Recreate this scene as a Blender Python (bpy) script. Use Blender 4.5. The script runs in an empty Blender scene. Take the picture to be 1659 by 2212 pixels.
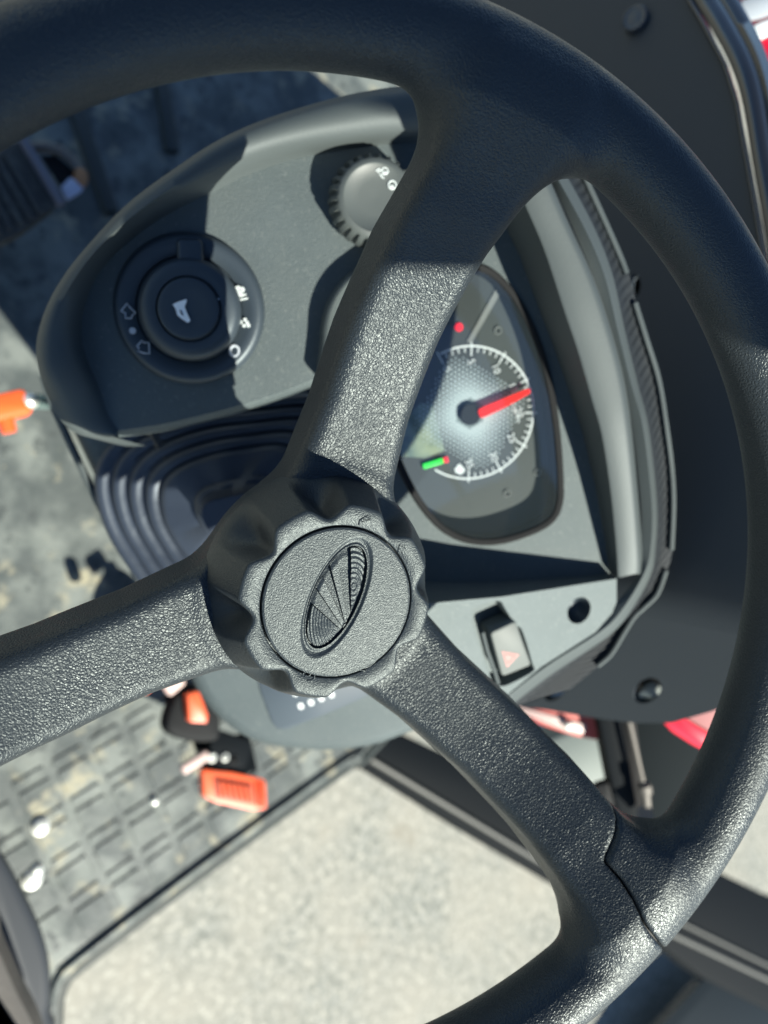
import bpy, bmesh, math, random
import numpy as np
from mathutils import Vector, Matrix

random.seed(7)
rng = np.random.default_rng(7)
scene = bpy.context.scene
COL = scene.collection

# ------------------------------------------------------------------ camera pose
FPX, CXP, CYP = 1662.0, 829.5, 1106.0            # focal length and centre, in units of a 1659 x 2212 picture
CAM = np.array([0.0, 0.0, 1.75])                 # eye height above the ground, metres


def cam_ray(x, y):
    return np.array([(x - CXP) / FPX, (y - CYP) / FPX, 1.0])


def unit(v):
    v = np.asarray(v, float)
    return v / np.linalg.norm(v)


down_c = unit(cam_ray(-400, 1300))               # gravity, in camera axes (x right, y down, z forward)
axis_c = unit(cam_ray(241, 830))                 # steering shaft, pointing down into the column
fwd_c = unit(axis_c - down_c * (axis_c @ down_c))
up_c = -down_c
right_c = np.cross(fwd_c, up_c)
B = np.array([right_c, fwd_c, up_c])             # camera axes -> world (X right, Y forward, Z up)


def c2w(v):
    return B @ np.asarray(v, float)


def ray(x, y):
    return c2w(cam_ray(x, y))


cam_data = bpy.data.cameras.new("camera")
cam = bpy.data.objects.new("camera", cam_data)
COL.objects.link(cam)
ex, ey, ez = c2w([1, 0, 0]), c2w([0, -1, 0]), c2w([0, 0, -1])
M = Matrix(((ex[0], ey[0], ez[0], CAM[0]), (ex[1], ey[1], ez[1], CAM[1]), (ex[2], ey[2], ez[2], CAM[2]), (0, 0, 0, 1)))
cam.matrix_world = M
cam_data.sensor_fit = 'VERTICAL'
cam_data.sensor_height = 34.6
cam_data.lens = 26.0
cam_data.clip_start = 0.02
cam_data.clip_end = 200
cam_data.dof.use_dof = True
cam_data.dof.focus_distance = 0.268
cam_data.dof.aperture_fstop = 7.2
scene.camera = cam

# ------------------------------------------------------------------ light
SUN_C = unit([0.603, 0.655, -0.462])                # direction towards the sun, camera axes
SUN = c2w(SUN_C)
elev = math.asin(SUN[2])
azim = math.atan2(SUN[0], SUN[1])
world = bpy.data.worlds.new("World")
scene.world = world
world.use_nodes = True
wn = world.node_tree
bg = wn.nodes["Background"]
sky = wn.nodes.new("ShaderNodeTexSky")
sky.sky_type = 'NISHITA'
sky.sun_disc = False
sky.air_density = 1.0
sky.dust_density = 0.0
sky.ozone_density = 4.0
sky.sun_elevation = elev
sky.sun_rotation = azim
wn.links.new(sky.outputs[0], bg.inputs[0])
bg.inputs[1].default_value = 0.062
sl = bpy.data.lights.new("sun", 'SUN')
sl.energy = 5.0
sl.angle = math.radians(0.5)
sl.color = (1.0, 0.975, 0.85)
so = bpy.data.objects.new("sun", sl)
COL.objects.link(so)
so.rotation_euler = Vector(SUN).to_track_quat('Z', 'Y').to_euler()
so.location = (0, 0, 6)
scene.view_settings.view_transform = 'Standard'
scene.view_settings.look = 'None'
scene.view_settings.exposure = 1.15
scene.view_settings.gamma = 1.0


# ------------------------------------------------------------------ frames
class Frame:
    """A plane with origin o, axes ux, uy and normal n (towards the camera side)."""

    def __init__(s, o, n, upx=None):
        s.o = np.asarray(o, float)
        s.n = unit(n)
        a = c2w([1, 0, 0]) if upx is None else np.asarray(upx, float)
        s.ux = unit(a - s.n * (a @ s.n))
        s.uy = np.cross(s.n, s.ux)

    def at(s, px, py, h=0.0):
        d = ray(px, py)
        t = ((s.o + s.n * h - CAM) @ s.n) / (d @ s.n)
        return CAM + d * t

    def uv(s, px, py, h=0.0):
        q = s.at(px, py, h) - s.o
        return np.array([q @ s.ux, q @ s.uy])

    def pt(s, x, y, h=0.0):
        return s.o + s.ux * x + s.uy * y + s.n * h


def plane_c(px, py, z, n_c):
    o = CAM + c2w(cam_ray(px, py) * z)
    return Frame(o, c2w(n_c))


# steering wheel frame (fitted)
WC = np.array([-0.00853636585433186, 0.03589548130437872, 0.2513310486488925])
WF = Frame(CAM + c2w(WC), -c2w(axis_c))
GROUND = Frame([0, 0, 0], [0, 0, 1], [1, 0, 0])


def level(z):
    return Frame([0, 0, z], [0, 0, 1], [1, 0, 0])


# ------------------------------------------------------------------ materials
MATS = {}


def mat(name, color, rough=0.5, metal=0.0, spec=0.5, bump=None, coat=0.0, emit=None, emit_s=0.0, mottle=None, rvar=None, stint=(1, 1, 1)):
    """bump: list of (kind, scale, distance); mottle: (scale, colour2, low, high, detail)"""
    m = bpy.data.materials.new(name)
    m.use_nodes = True
    nt = m.node_tree
    p = nt.nodes["Principled BSDF"]
    p.inputs["Base Color"].default_value = (*color, 1)
    p.inputs["Roughness"].default_value = rough
    p.inputs["Metallic"].default_value = metal
    p.inputs["Specular IOR Level"].default_value = spec
    p.inputs["Specular Tint"].default_value = (*stint, 1)
    p.inputs["Coat Weight"].default_value = coat
    p.inputs["Coat Roughness"].default_value = 0.08
    tc = nt.nodes.new("ShaderNodeTexCoord")
    if emit:
        p.inputs["Emission Color"].default_value = (*emit, 1)
        p.inputs["Emission Strength"].default_value = emit_s
    if mottle:
        src = None
        for (sc, c2, lo, hi, det) in mottle:
            n = nt.nodes.new("ShaderNodeTexNoise")
            n.inputs["Scale"].default_value = sc
            n.inputs["Detail"].default_value = det
            n.inputs["Roughness"].default_value = 0.62
            nt.links.new(tc.outputs["Object"], n.inputs["Vector"])
            mr = nt.nodes.new("ShaderNodeMapRange")
            mr.inputs[1].default_value = lo
            mr.inputs[2].default_value = hi
            nt.links.new(n.outputs["Fac"], mr.inputs[0])
            mx = nt.nodes.new("ShaderNodeMix")
            mx.data_type = 'RGBA'
            if src is None:
                mx.inputs[6].default_value = (*color, 1)
            else:
                nt.links.new(src, mx.inputs[6])
            mx.inputs[7].default_value = (*c2, 1)
            nt.links.new(mr.outputs[0], mx.inputs[0])
            src = mx.outputs[2]
        nt.links.new(src, p.inputs["Base Color"])
    if rvar:
        n = nt.nodes.new("ShaderNodeTexNoise")
        n.inputs["Scale"].default_value = rvar[0]
        n.inputs["Detail"].default_value = 4
        nt.links.new(tc.outputs["Object"], n.inputs["Vector"])
        mr = nt.nodes.new("ShaderNodeMapRange")
        mr.inputs[1].default_value = 0.35
        mr.inputs[2].default_value = 0.65
        mr.inputs[3].default_value = rvar[1]
        mr.inputs[4].default_value = rvar[2]
        nt.links.new(n.outputs["Fac"], mr.inputs[0])
        nt.links.new(mr.outputs[0], p.inputs["Roughness"])
    if bump:
        prev = None
        for (kind, sc, dist) in bump:
            bn = nt.nodes.new("ShaderNodeBump")
            bn.inputs["Strength"].default_value = 1.0
            bn.inputs["Distance"].default_value = dist
            if kind == 'noise':
                t = nt.nodes.new("ShaderNodeTexNoise")
                t.inputs["Scale"].default_value = sc
                t.inputs["Detail"].default_value = 2
                nt.links.new(tc.outputs["Object"], t.inputs["Vector"])
                nt.links.new(t.outputs["Fac"], bn.inputs["Height"])
            elif kind == 'pebble':
                w = nt.nodes.new("ShaderNodeTexNoise")
                w.inputs["Scale"].default_value = sc * 0.4
                w.inputs["Detail"].default_value = 1
                nt.links.new(tc.outputs["Object"], w.inputs["Vector"])
                vm = nt.nodes.new("ShaderNodeVectorMath")
                vm.operation = 'MULTIPLY_ADD'
                vm.inputs[1].default_value = (1.6 / sc,) * 3
                nt.links.new(w.outputs["Color"], vm.inputs[0])
                nt.links.new(tc.outputs["Object"], vm.inputs[2])
                t = nt.nodes.new("ShaderNodeTexVoronoi")
                t.feature = 'SMOOTH_F1'
                t.inputs["Scale"].default_value = sc
                t.inputs["Smoothness"].default_value = 0.25
                nt.links.new(vm.outputs[0], t.inputs["Vector"])
                mt = nt.nodes.new("ShaderNodeMath")
                mt.operation = 'MULTIPLY'
                mt.inputs[1].default_value = -1.0
                nt.links.new(t.outputs["Distance"], mt.inputs[0])
                nt.links.new(mt.outputs[0], bn.inputs["Height"])
            elif kind == 'grain':                       # leather pebbles with creases between
                w = nt.nodes.new("ShaderNodeTexNoise")
                w.inputs["Scale"].default_value = sc * 0.55
                w.inputs["Detail"].default_value = 2
                nt.links.new(tc.outputs["Object"], w.inputs["Vector"])
                vm = nt.nodes.new("ShaderNodeVectorMath")
                vm.operation = 'MULTIPLY_ADD'
                vm.inputs[1].default_value = (1.3 / sc,) * 3
                nt.links.new(w.outputs["Color"], vm.inputs[0])
                nt.links.new(tc.outputs["Object"], vm.inputs[2])
                t = nt.nodes.new("ShaderNodeTexVoronoi")
                t.feature = 'DISTANCE_TO_EDGE'
                t.inputs["Scale"].default_value = sc
                nt.links.new(vm.outputs[0], t.inputs["Vector"])
                mr = nt.nodes.new("ShaderNodeMapRange")
                mr.interpolation_type = 'SMOOTHSTEP'
                mr.inputs[1].default_value = 0.0
                mr.inputs[2].default_value = 0.28
                nt.links.new(t.outputs["Distance"], mr.inputs[0])
                nt.links.new(mr.outputs[0], bn.inputs["Height"])
            if prev:
                nt.links.new(prev.outputs[0], bn.inputs["Normal"])
            prev = bn
        nt.links.new(prev.outputs[0], p.inputs["Normal"])
    MATS[name] = m
    return m


def thin_film(name, tint, refl, rough=0.03):
    """clear plastic cover: see-through with a mirror sheen"""
    m = bpy.data.materials.new(name)
    m.use_nodes = True
    nt = m.node_tree
    nt.nodes.clear()
    out = nt.nodes.new("ShaderNodeOutputMaterial")
    tr = nt.nodes.new("ShaderNodeBsdfTransparent")
    tr.inputs[0].default_value = (*tint, 1)
    gl = nt.nodes.new("ShaderNodeBsdfGlossy")
    gl.inputs["Roughness"].default_value = rough
    lw = nt.nodes.new("ShaderNodeLayerWeight")
    lw.inputs[0].default_value = 0.5
    pw = nt.nodes.new("ShaderNodeMath")
    pw.operation = 'POWER'
    pw.inputs[1].default_value = 4.0
    nt.links.new(lw.outputs["Facing"], pw.inputs[0])
    mu = nt.nodes.new("ShaderNodeMath")
    mu.operation = 'MULTIPLY_ADD'
    mu.inputs[1].default_value = 0.8
    mu.inputs[2].default_value = 0.045 * refl
    nt.links.new(pw.outputs[0], mu.inputs[0])
    mx = nt.nodes.new("ShaderNodeMixShader")
    nt.links.new(mu.outputs[0], mx.inputs[0])
    nt.links.new(tr.outputs[0], mx.inputs[1])
    nt.links.new(gl.outputs[0], mx.inputs[2])
    df = nt.nodes.new("ShaderNodeBsdfDiffuse")          # grey-blue haze of the cover painted in as a diffuse tint
    df.inputs[0].default_value = (0.42, 0.58, 0.66, 1)
    m2 = nt.nodes.new("ShaderNodeMixShader")
    m2.inputs[0].default_value = 0.022
    nt.links.new(mx.outputs[0], m2.inputs[1])
    nt.links.new(df.outputs[0], m2.inputs[2])
    nt.links.new(m2.outputs[0], out.inputs[0])
    return m


def tinted(name, color, fac):
    m = bpy.data.materials.new(name)
    m.use_nodes = True
    nt = m.node_tree
    nt.nodes.clear()
    out = nt.nodes.new("ShaderNodeOutputMaterial")
    tr = nt.nodes.new("ShaderNodeBsdfTransparent")
    tr.inputs[0].default_value = (0.95, 0.10, 0.10, 1)
    df = nt.nodes.new("ShaderNodeBsdfPrincipled")
    df.inputs["Base Color"].default_value = (*color, 1)
    df.inputs["Roughness"].default_value = 0.3
    df.inputs["Emission Color"].default_value = (1, 0.02, 0.01, 1)
    df.inputs["Emission Strength"].default_value = 0.25  # slight red glow added to brighten the needle
    mx = nt.nodes.new("ShaderNodeMixShader")
    mx.inputs[0].default_value = fac
    nt.links.new(tr.outputs[0], mx.inputs[1])
    nt.links.new(df.outputs[0], mx.inputs[2])
    nt.links.new(mx.outputs[0], out.inputs[0])
    return m


leather = mat("black_grained_leather", (0.017, 0.022, 0.027), 0.41, spec=0.46, stint=(0.90, 1.0, 0.99),
              bump=[('grain', 860, 0.00009), ('pebble', 1150, 0.00009)], rvar=(55, 0.37, 0.47))
core_m = mat("steel_core", (0.01, 0.01, 0.01), 0.7)
knob_m = mat("spark_eroded_plastic", (0.015, 0.020, 0.025), 0.44, spec=0.60, stint=(0.89, 1.0, 0.99),
             bump=[('noise', 1900, 0.00022)], rvar=(900, 0.40, 0.52))
dash_m = mat("textured_dash_plastic", (0.052, 0.066, 0.069), 0.62, spec=0.82, stint=(0.86, 0.98, 1.0),
             bump=[('noise', 1300, 0.00030)], mottle=[(26, (0.045, 0.058, 0.061), 0.4, 0.6, 4), (420, (0.085, 0.098, 0.096), 0.60, 0.72, 2), (9, (0.066, 0.078, 0.076), 0.55, 0.75, 6)])
trim_m = mat("satin_dash_trim", (0.052, 0.063, 0.064), 0.58, spec=0.55, stint=(0.9, 0.98, 1.0), bump=[('noise', 700, 0.00006)])
switch_m = mat("switch_plastic", (0.026, 0.036, 0.046), 0.45, spec=0.6, stint=(0.84, 0.95, 1.0), bump=[('noise', 900, 0.00004)])
rubber_m = mat("matt_black_rubber", (0.014, 0.018, 0.022), 0.7, spec=0.25, bump=[('noise', 300, 0.0002)])
boot_m = mat("gaiter_rubber", (0.020, 0.027, 0.042), 0.5, spec=0.6, stint=(0.8, 0.9, 1.0), bump=[('noise', 120, 0.0003)])
seal_m = mat("black_seal", (0.010, 0.011, 0.012), 0.75, spec=0.25)
black_m = mat("painted_black_steel", (0.004, 0.006, 0.008), 0.7, spec=0.10)
bulk_m = mat("matt_black_bulkhead", (0.030, 0.040, 0.050), 0.60, spec=0.35, bump=[('noise', 500, 0.00008)])
gloss_m = mat("glossy_black_rubber", (0.012, 0.013, 0.015), 0.16, spec=0.7, coat=0.5, rvar=(30, 0.12, 0.24))
white_m = mat("white_print", (0.80, 0.84, 0.84), 0.5)
symbol_m = mat("pad_printed_symbol", (0.50, 0.55, 0.55), 0.5)
grey_print = mat("grey_print", (0.42, 0.46, 0.50), 0.5)
faint_m = mat("faint_print", (0.22, 0.23, 0.22), 0.5)
dial_m = mat("dial_face", (0.046, 0.054, 0.052), 0.5)
dialin_m = mat("dial_centre_print", (0.20, 0.25, 0.26), 0.5)
lcd_m = mat("lcd_glass", (0.33, 0.39, 0.28), 0.25, mottle=[(60, (0.17, 0.23, 0.20), 0.4, 0.6, 2)])
lens_m = thin_film("clear_gauge_cover", (0.86, 0.89, 0.89), 3.0, 0.06)
needle_m = tinted("red_needle", (0.85, 0.015, 0.01), 0.8)
redlamp_m = mat("red_lamp", (0.8, 0.02, 0.03), 0.4, emit=(1, 0.02, 0.05), emit_s=0.35)
greenlamp_m = mat("green_lamp", (0.03, 0.6, 0.06), 0.4, emit=(0.03, 0.9, 0.08), emit_s=0.30)
hazard_m = mat("faded_red_print", (0.30, 0.10, 0.09), 0.5)
button_m = mat("button_plastic", (0.105, 0.120, 0.115), 0.6, spec=0.5, bump=[('noise', 800, 0.00004)])
orange_m = mat("orange_plastic", (0.85, 0.13, 0.045), 0.42, spec=0.5, mottle=[(90, (0.6, 0.14, 0.07), 0.5, 0.75, 4)])
orange2_m = mat("bright_orange_plastic", (0.95, 0.13, 0.03), 0.35)
pink_m = mat("dusty_pale_plastic", (0.62, 0.46, 0.42), 0.6)
zinc_m = mat("zinc_bolt", (0.80, 0.82, 0.76), 0.40, metal=0.6)
steel_m = mat("dull_steel", (0.16, 0.145, 0.125), 0.6, metal=0.2)
paper_m = mat("pale_label", (0.50, 0.53, 0.66), 0.6)
tan_m = mat("tan_plastic", (0.40, 0.19, 0.08), 0.6)
dark_tread = mat("dusty_dark_rubber", (0.055, 0.056, 0.052), 0.75, mottle=[(90, (0.12, 0.12, 0.10), 0.5, 0.75, 5)])
mat_m = mat("dusty_rubber_mat", (0.070, 0.083, 0.082), 0.62, rvar=(30, 0.42, 0.75), spec=0.5, bump=[('noise', 160, 0.0005)],
            mottle=[(12, (0.165, 0.185, 0.172), 0.44, 0.60, 8), (22, (0.32, 0.30, 0.215), 0.56, 0.68, 8), (40, (0.05, 0.06, 0.06), 0.58, 0.66, 4)])
rib_m = mat("mat_rib_rubber", (0.100, 0.112, 0.114), 0.58, spec=0.4, bump=[('noise', 160, 0.0004)],
            mottle=[(16, (0.17, 0.19, 0.175), 0.48, 0.7, 6)])
edge_m = mat("rubber_edge", (0.028, 0.036, 0.034), 0.5)
conc_m = mat("sunlit_concrete", (0.275, 0.280, 0.255), 0.85, spec=0.2, bump=[('noise', 60, 0.002)],
             mottle=[(44, (0.155, 0.165, 0.148), 0.43, 0.58, 9), (3, (0.30, 0.29, 0.25), 0.4, 0.66, 6), (55, (0.40, 0.39, 0.34), 0.52, 0.64, 5), (6, (0.20, 0.185, 0.15), 0.64, 0.76, 8)])
red_m = mat("red_bodywork", (0.60, 0.008, 0.03), 0.25, coat=0.6)
pinkglass_m = mat("pale_red_reflector", (0.45, 0.20, 0.19), 0.3)
seat_m = mat("grey_seat_vinyl", (0.085, 0.078, 0.070), 0.6, bump=[('noise', 200, 0.0003)])
grey_body = mat("grey_cast_body", (0.22, 0.25, 0.225), 0.55)
blocker_m = mat("blocker_shell", (0.10, 0.10, 0.10), 0.6)


# ------------------------------------------------------------------ object helpers
def link(o, parent=None):
    COL.objects.link(o)
    if parent is not None:
        o.parent = parent
    return o


def base_of(o):
    loc = np.zeros(3)
    while o is not None:
        loc = loc + np.array(o.location)
        o = o.parent
    return loc


def tag(o, label=None, cat=None, group=None, kind=None):
    if label:
        o["label"] = label
    if cat:
        o["category"] = cat
    if group:
        o["group"] = group
    if kind:
        o["kind"] = kind
    return o


def thing(name, loc, label, cat, group=None):
    o = bpy.data.objects.new(name, None)
    o.empty_display_size = 0.02
    o.location = tuple(loc)
    link(o)
    return tag(o, label, cat, group)


class MB:
    def __init__(s):
        s.v, s.f, s.sm = [], [], []

    def add(s, verts, faces, smooth=True):
        k = len(s.v)
        s.v.extend([tuple(p) for p in verts])
        s.f.extend([tuple(i + k for i in f) for f in faces])
        s.sm.extend([smooth] * len(faces))
        return s

    def build(s, name, m, parent=None, loc=None, angle=40):
        base = base_of(parent) if parent is not None else np.array(loc if loc is not None else (0, 0, 0), float)
        me = bpy.data.meshes.new(name)
        vv = np.array(s.v, float) - base
        me.from_pydata([tuple(p) for p in vv], [], s.f)
        me.polygons.foreach_set("use_smooth", s.sm)
        me.materials.append(m)
        bm = bmesh.new()
        bm.from_mesh(me)
        bmesh.ops.recalc_face_normals(bm, faces=bm.faces)
        for e in bm.edges:
            if len(e.link_faces) == 2 and e.calc_face_angle(0) > math.radians(angle):
                e.smooth = False
        bm.to_mesh(me)
        bm.free()
        o = bpy.data.objects.new(name, me)
        if parent is None:
            o.location = tuple(base)
        return link(o, parent)


def spline(pts, n, closed=True):
    """centripetal-ish Catmull-Rom through pts (k columns), resampled evenly to n points"""
    P = np.asarray(pts, float)
    m = len(P)
    out = []
    rngk = range(m) if closed else range(m - 1)
    for i in rngk:
        if closed:
            p0, p1, p2, p3 = P[i - 1], P[i], P[(i + 1) % m], P[(i + 2) % m]
        else:
            p0, p1, p2, p3 = P[max(i - 1, 0)], P[i], P[i + 1], P[min(i + 2, m - 1)]
        for t in np.linspace(0, 1, 24, endpoint=False):
            out.append(0.5 * ((2 * p1) + (-p0 + p2) * t + (2 * p0 - 5 * p1 + 4 * p2 - p3) * t * t + (-p0 + 3 * p1 - 3 * p2 + p3) * t ** 3))
    if closed:
        out.append(out[0])
    else:
        out.append(P[-1])
    out = np.array(out)
    d = np.r_[0, np.cumsum(np.linalg.norm(np.diff(out[:, :2], axis=0), axis=1) + 1e-12)]
    t = np.linspace(0, d[-1], n + 1)[:-1] if closed else np.linspace(0, d[-1], n)
    return np.stack([np.interp(t, d, out[:, k]) for k in range(out.shape[1])], 1)


def linres(pts, n):
    P = np.asarray(pts, float)
    d = np.r_[0, np.cumsum(np.linalg.norm(np.diff(P[:, :2], axis=0), axis=1))]
    t = np.linspace(0, d[-1], n)
    return np.stack([np.interp(t, d, P[:, k]) for k in range(P.shape[1])], 1)


def ccw(U):
    a = 0.5 * np.sum(U[:, 0] * np.roll(U[:, 1], -1) - np.roll(U[:, 0], -1) * U[:, 1])
    return U if a > 0 else U[::-1]


def inset(U, d):
    if abs(d) < 1e-9:
        return U
    t = np.roll(U, -1, 0) - np.roll(U, 1, 0)
    t /= (np.linalg.norm(t, axis=1)[:, None] + 1e-12)
    n = np.stack([-t[:, 1], t[:, 0]], 1)
    return U + n * d


def rrect(w, h, r, seg=5):
    pts = []
    for cx, cy, a0 in ((w / 2 - r, h / 2 - r, 0), (-w / 2 + r, h / 2 - r, 90), (-w / 2 + r, -h / 2 + r, 180), (w / 2 - r, -h / 2 + r, 270)):
        for k in range(seg + 1):
            a = math.radians(a0 + 90 * k / seg)
            pts.append((cx + r * math.cos(a), cy + r * math.sin(a)))
    return np.array(pts)


def circ(r, n=48, c=(0, 0)):
    a = np.linspace(0, 2 * np.pi, n + 1)[:-1]
    return np.stack([c[0] + r * np.cos(a), c[1] + r * np.sin(a)], 1)


def px_outline(F, pts, h=0.0, n=160, smooth=True):
    U = np.array([F.uv(x, y, h) for x, y in pts])
    if smooth:
        U = spline(U, n)
    return ccw(U)


def shell(mb, F, U, prof, cap_first=False, cap_last=True, smooth=True):
    """rings of outline U at (inset, height) in frame F"""
    n = len(U)
    V, Fc = [], []
    for (d, h) in prof:
        for q in inset(U, d):
            V.append(F.pt(q[0], q[1], h))
    for k in range(len(prof) - 1):
        for i in range(n):
            j = (i + 1) % n
            Fc.append((k * n + i, k * n + j, (k + 1) * n + j, (k + 1) * n + i))
    if cap_last:
        Fc.append(tuple((len(prof) - 1) * n + i for i in range(n)))
    if cap_first:
        Fc.append(tuple(i for i in range(n))[::-1])
    mb.add(V, Fc, smooth)
    return mb


def strips(mb, F, lines, n=80, smooth=True, curve=True):
    """surface through polylines [(px,py,h)...], each resampled to n"""
    V, Fc = [], []
    for L in lines:
        L = np.asarray(L, float)
        R = spline(L, n, closed=False) if curve else linres(L, n)
        for x, y, h in R:
            V.append(F.at(x, y, h))
    for k in range(len(lines) - 1):
        for i in range(n - 1):
            Fc.append((k * n + i, k * n + i + 1, (k + 1) * n + i + 1, (k + 1) * n + i))
    mb.add(V, Fc, smooth)
    return mb


def tube(mb, pts, r, seg=10, closed=False, caps=True):
    P = np.asarray(pts, float)
    m = len(P)
    rr = np.full(m, r) if np.isscalar(r) else np.asarray(r)
    V, Fc = [], []
    T = np.gradient(P, axis=0)
    T /= np.linalg.norm(T, axis=1)[:, None] + 1e-12
    up = np.array([0.3, 0.2, 0.93])
    if abs(T[0] @ up) > 0.9:
        up = np.array([1.0, 0, 0])
    a = unit(np.cross(T[0], up))
    for i in range(m):
        a = a - T[i] * (a @ T[i])
        a = unit(a)
        b = np.cross(T[i], a)
        for k in range(seg):
            an = 2 * math.pi * k / seg
            V.append(P[i] + (a * math.cos(an) + b * math.sin(an)) * rr[i])
    for i in range(m - 1):
        for k in range(seg):
            l = (k + 1) % seg
            Fc.append((i * seg + k, i * seg + l, (i + 1) * seg + l, (i + 1) * seg + k))
    if caps:
        Fc.append(tuple(range(seg))[::-1])
        Fc.append(tuple((m - 1) * seg + k for k in range(seg)))
    mb.add(V, Fc)
    return mb


def bar(mb, a, b, w, t, upv=(0, 0, 1), r=None):
    """rounded bar from a to b, width w across, thickness t along upv"""
    a, b = np.asarray(a, float), np.asarray(b, float)
    d = unit(b - a)
    up = unit(np.asarray(upv, float) - d * (np.asarray(upv, float) @ d))
    F = Frame((a + b) / 2, up, d)
    L = np.linalg.norm(b - a)
    r = r or min(w, t) * 0.2
    U = rrect(L, w, min(r, w * 0.49, L * 0.49))
    e = min(r, t * 0.4)
    shell(mb, F, U, [(e, -t / 2), (e * 0.3, -t / 2 + e * 0.3), (0, -t / 2 + e), (0, t / 2 - e), (e * 0.3, t / 2 - e * 0.3), (e, t / 2)], cap_first=True)
    return mb


def disc_prof(mb, F, c, prof, n=48):
    """lathe at frame point c=(x,y); prof = [(radius,h)]"""
    V, Fc = [], []
    for (r, h) in prof:
        for k in range(n):
            a = 2 * math.pi * k / n
            V.append(F.pt(c[0] + r * math.cos(a), c[1] + r * math.sin(a), h))
    for j in range(len(prof) - 1):
        for k in range(n):
            l = (k + 1) % n
            Fc.append((j * n + k, j * n + l, (j + 1) * n + l, (j + 1) * n + k))
    if prof[-1][0] > 1e-6:
        Fc.append(tuple((len(prof) - 1) * n + k for k in range(n)))
    mb.add(V, Fc)
    return mb


def text_mesh(mb, F, c, s, size, ang, h=0.0, align='CENTER'):
    cu = bpy.data.curves.new("text_tmp", 'FONT')
    cu.body = s
    cu.size = size
    cu.align_x = align
    cu.align_y = 'CENTER'
    cu.extrude = 0.0001
    cu.resolution_u = 3
    ob = bpy.data.objects.new("text_tmp", cu)
    me = bpy.data.meshes.new_from_object(ob)
    ca, sa = math.cos(ang), math.sin(ang)
    V = [F.pt(c[0] + v.co.x * ca - v.co.y * sa, c[1] + v.co.x * sa + v.co.y * ca, h + v.co.z) for v in me.vertices]
    mb.add(V, [tuple(p.vertices) for p in me.polygons], False)
    bpy.data.objects.remove(ob)
    bpy.data.curves.remove(cu)
    bpy.data.meshes.remove(me)
    return mb


# ------------------------------------------------------------------ surface nets (for the moulded wheel)
def surface_nets(D, origin, step):
    ins = D < 0
    c = [ins[i:D.shape[0] - 1 + i, j:D.shape[1] - 1 + j, k:D.shape[2] - 1 + k] for i in (0, 1) for j in (0, 1) for k in (0, 1)]
    cnt = sum(x.astype(np.int8) for x in c)
    act = (cnt > 0) & (cnt < 8)
    idx = np.full(act.shape, -1, np.int64)
    I, J, K = np.nonzero(act)
    idx[I, J, K] = np.arange(len(I))
    acc = np.zeros((len(I), 3))
    w = np.zeros(len(I))
    corners = [(i, j, k) for i in (0, 1) for j in (0, 1) for k in (0, 1)]
    for a in corners:
        for ax in range(3):
            if a[ax] == 0:
                b = list(a)
                b[ax] = 1
                da = D[I + a[0], J + a[1], K + a[2]]
                db = D[I + b[0], J + b[1], K + b[2]]
                m = (da < 0) != (db < 0)
                t = np.where(m, da / np.where(m, da - db, 1), 0)
                p = np.array(a, float)[None] + (np.array(b) - np.array(a))[None] * t[:, None]
                acc += p * m[:, None]
                w += m
    V = (np.stack([I, J, K], 1) + acc / w[:, None]) * step + origin
    faces = []
    for ax in range(3):
        o1, o2 = [(1, 2), (2, 0), (0, 1)][ax]
        sl0 = [slice(1, -1)] * 3
        sl1 = [slice(1, -1)] * 3
        sl0[ax] = slice(0, D.shape[ax] - 1)
        sl1[ax] = slice(1, D.shape[ax])
        a, b = ins[tuple(sl0)], ins[tuple(sl1)]
        for flip, mk in ((False, a & ~b), (True, ~a & b)):
            q = np.stack(np.nonzero(mk), 1)
            off = np.ones(3, int)
            off[ax] = 0
            q = q + off

            def cell(d1, d2):
                r = q.copy()
                r[:, o1] -= d1
                r[:, o2] -= d2
                return idx[r[:, 0], r[:, 1], r[:, 2]]
            Q = np.stack([cell(1, 1), cell(0, 1), cell(0, 0), cell(1, 0)], 1)
            if flip:
                Q = Q[:, ::-1]
            faces.append(Q)
    return V, np.concatenate(faces)


RW, RT = 0.180, 0.0138


def hc(a):
    return np.interp(a, [0, 0.03, 0.045, 0.075, 0.10, 0.12, 0.135, 0.15, 0.165, 0.18, 0.22], [0.0610, 0.0605, 0.0590, 0.0520, 0.0435, 0.0335, 0.0225, 0.0115, 0.0035, -0.001, -0.001])


_aa = np.linspace(-0.02, 0.22, 200)
_hh = np.convolve(np.pad(hc(_aa), 12, mode='edge'), np.ones(25) / 25, 'valid')


def smin(a, b, k):
    h = np.maximum(k - np.abs(a - b), 0) / k
    return np.minimum(a, b) - h * h * k * 0.25


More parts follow.
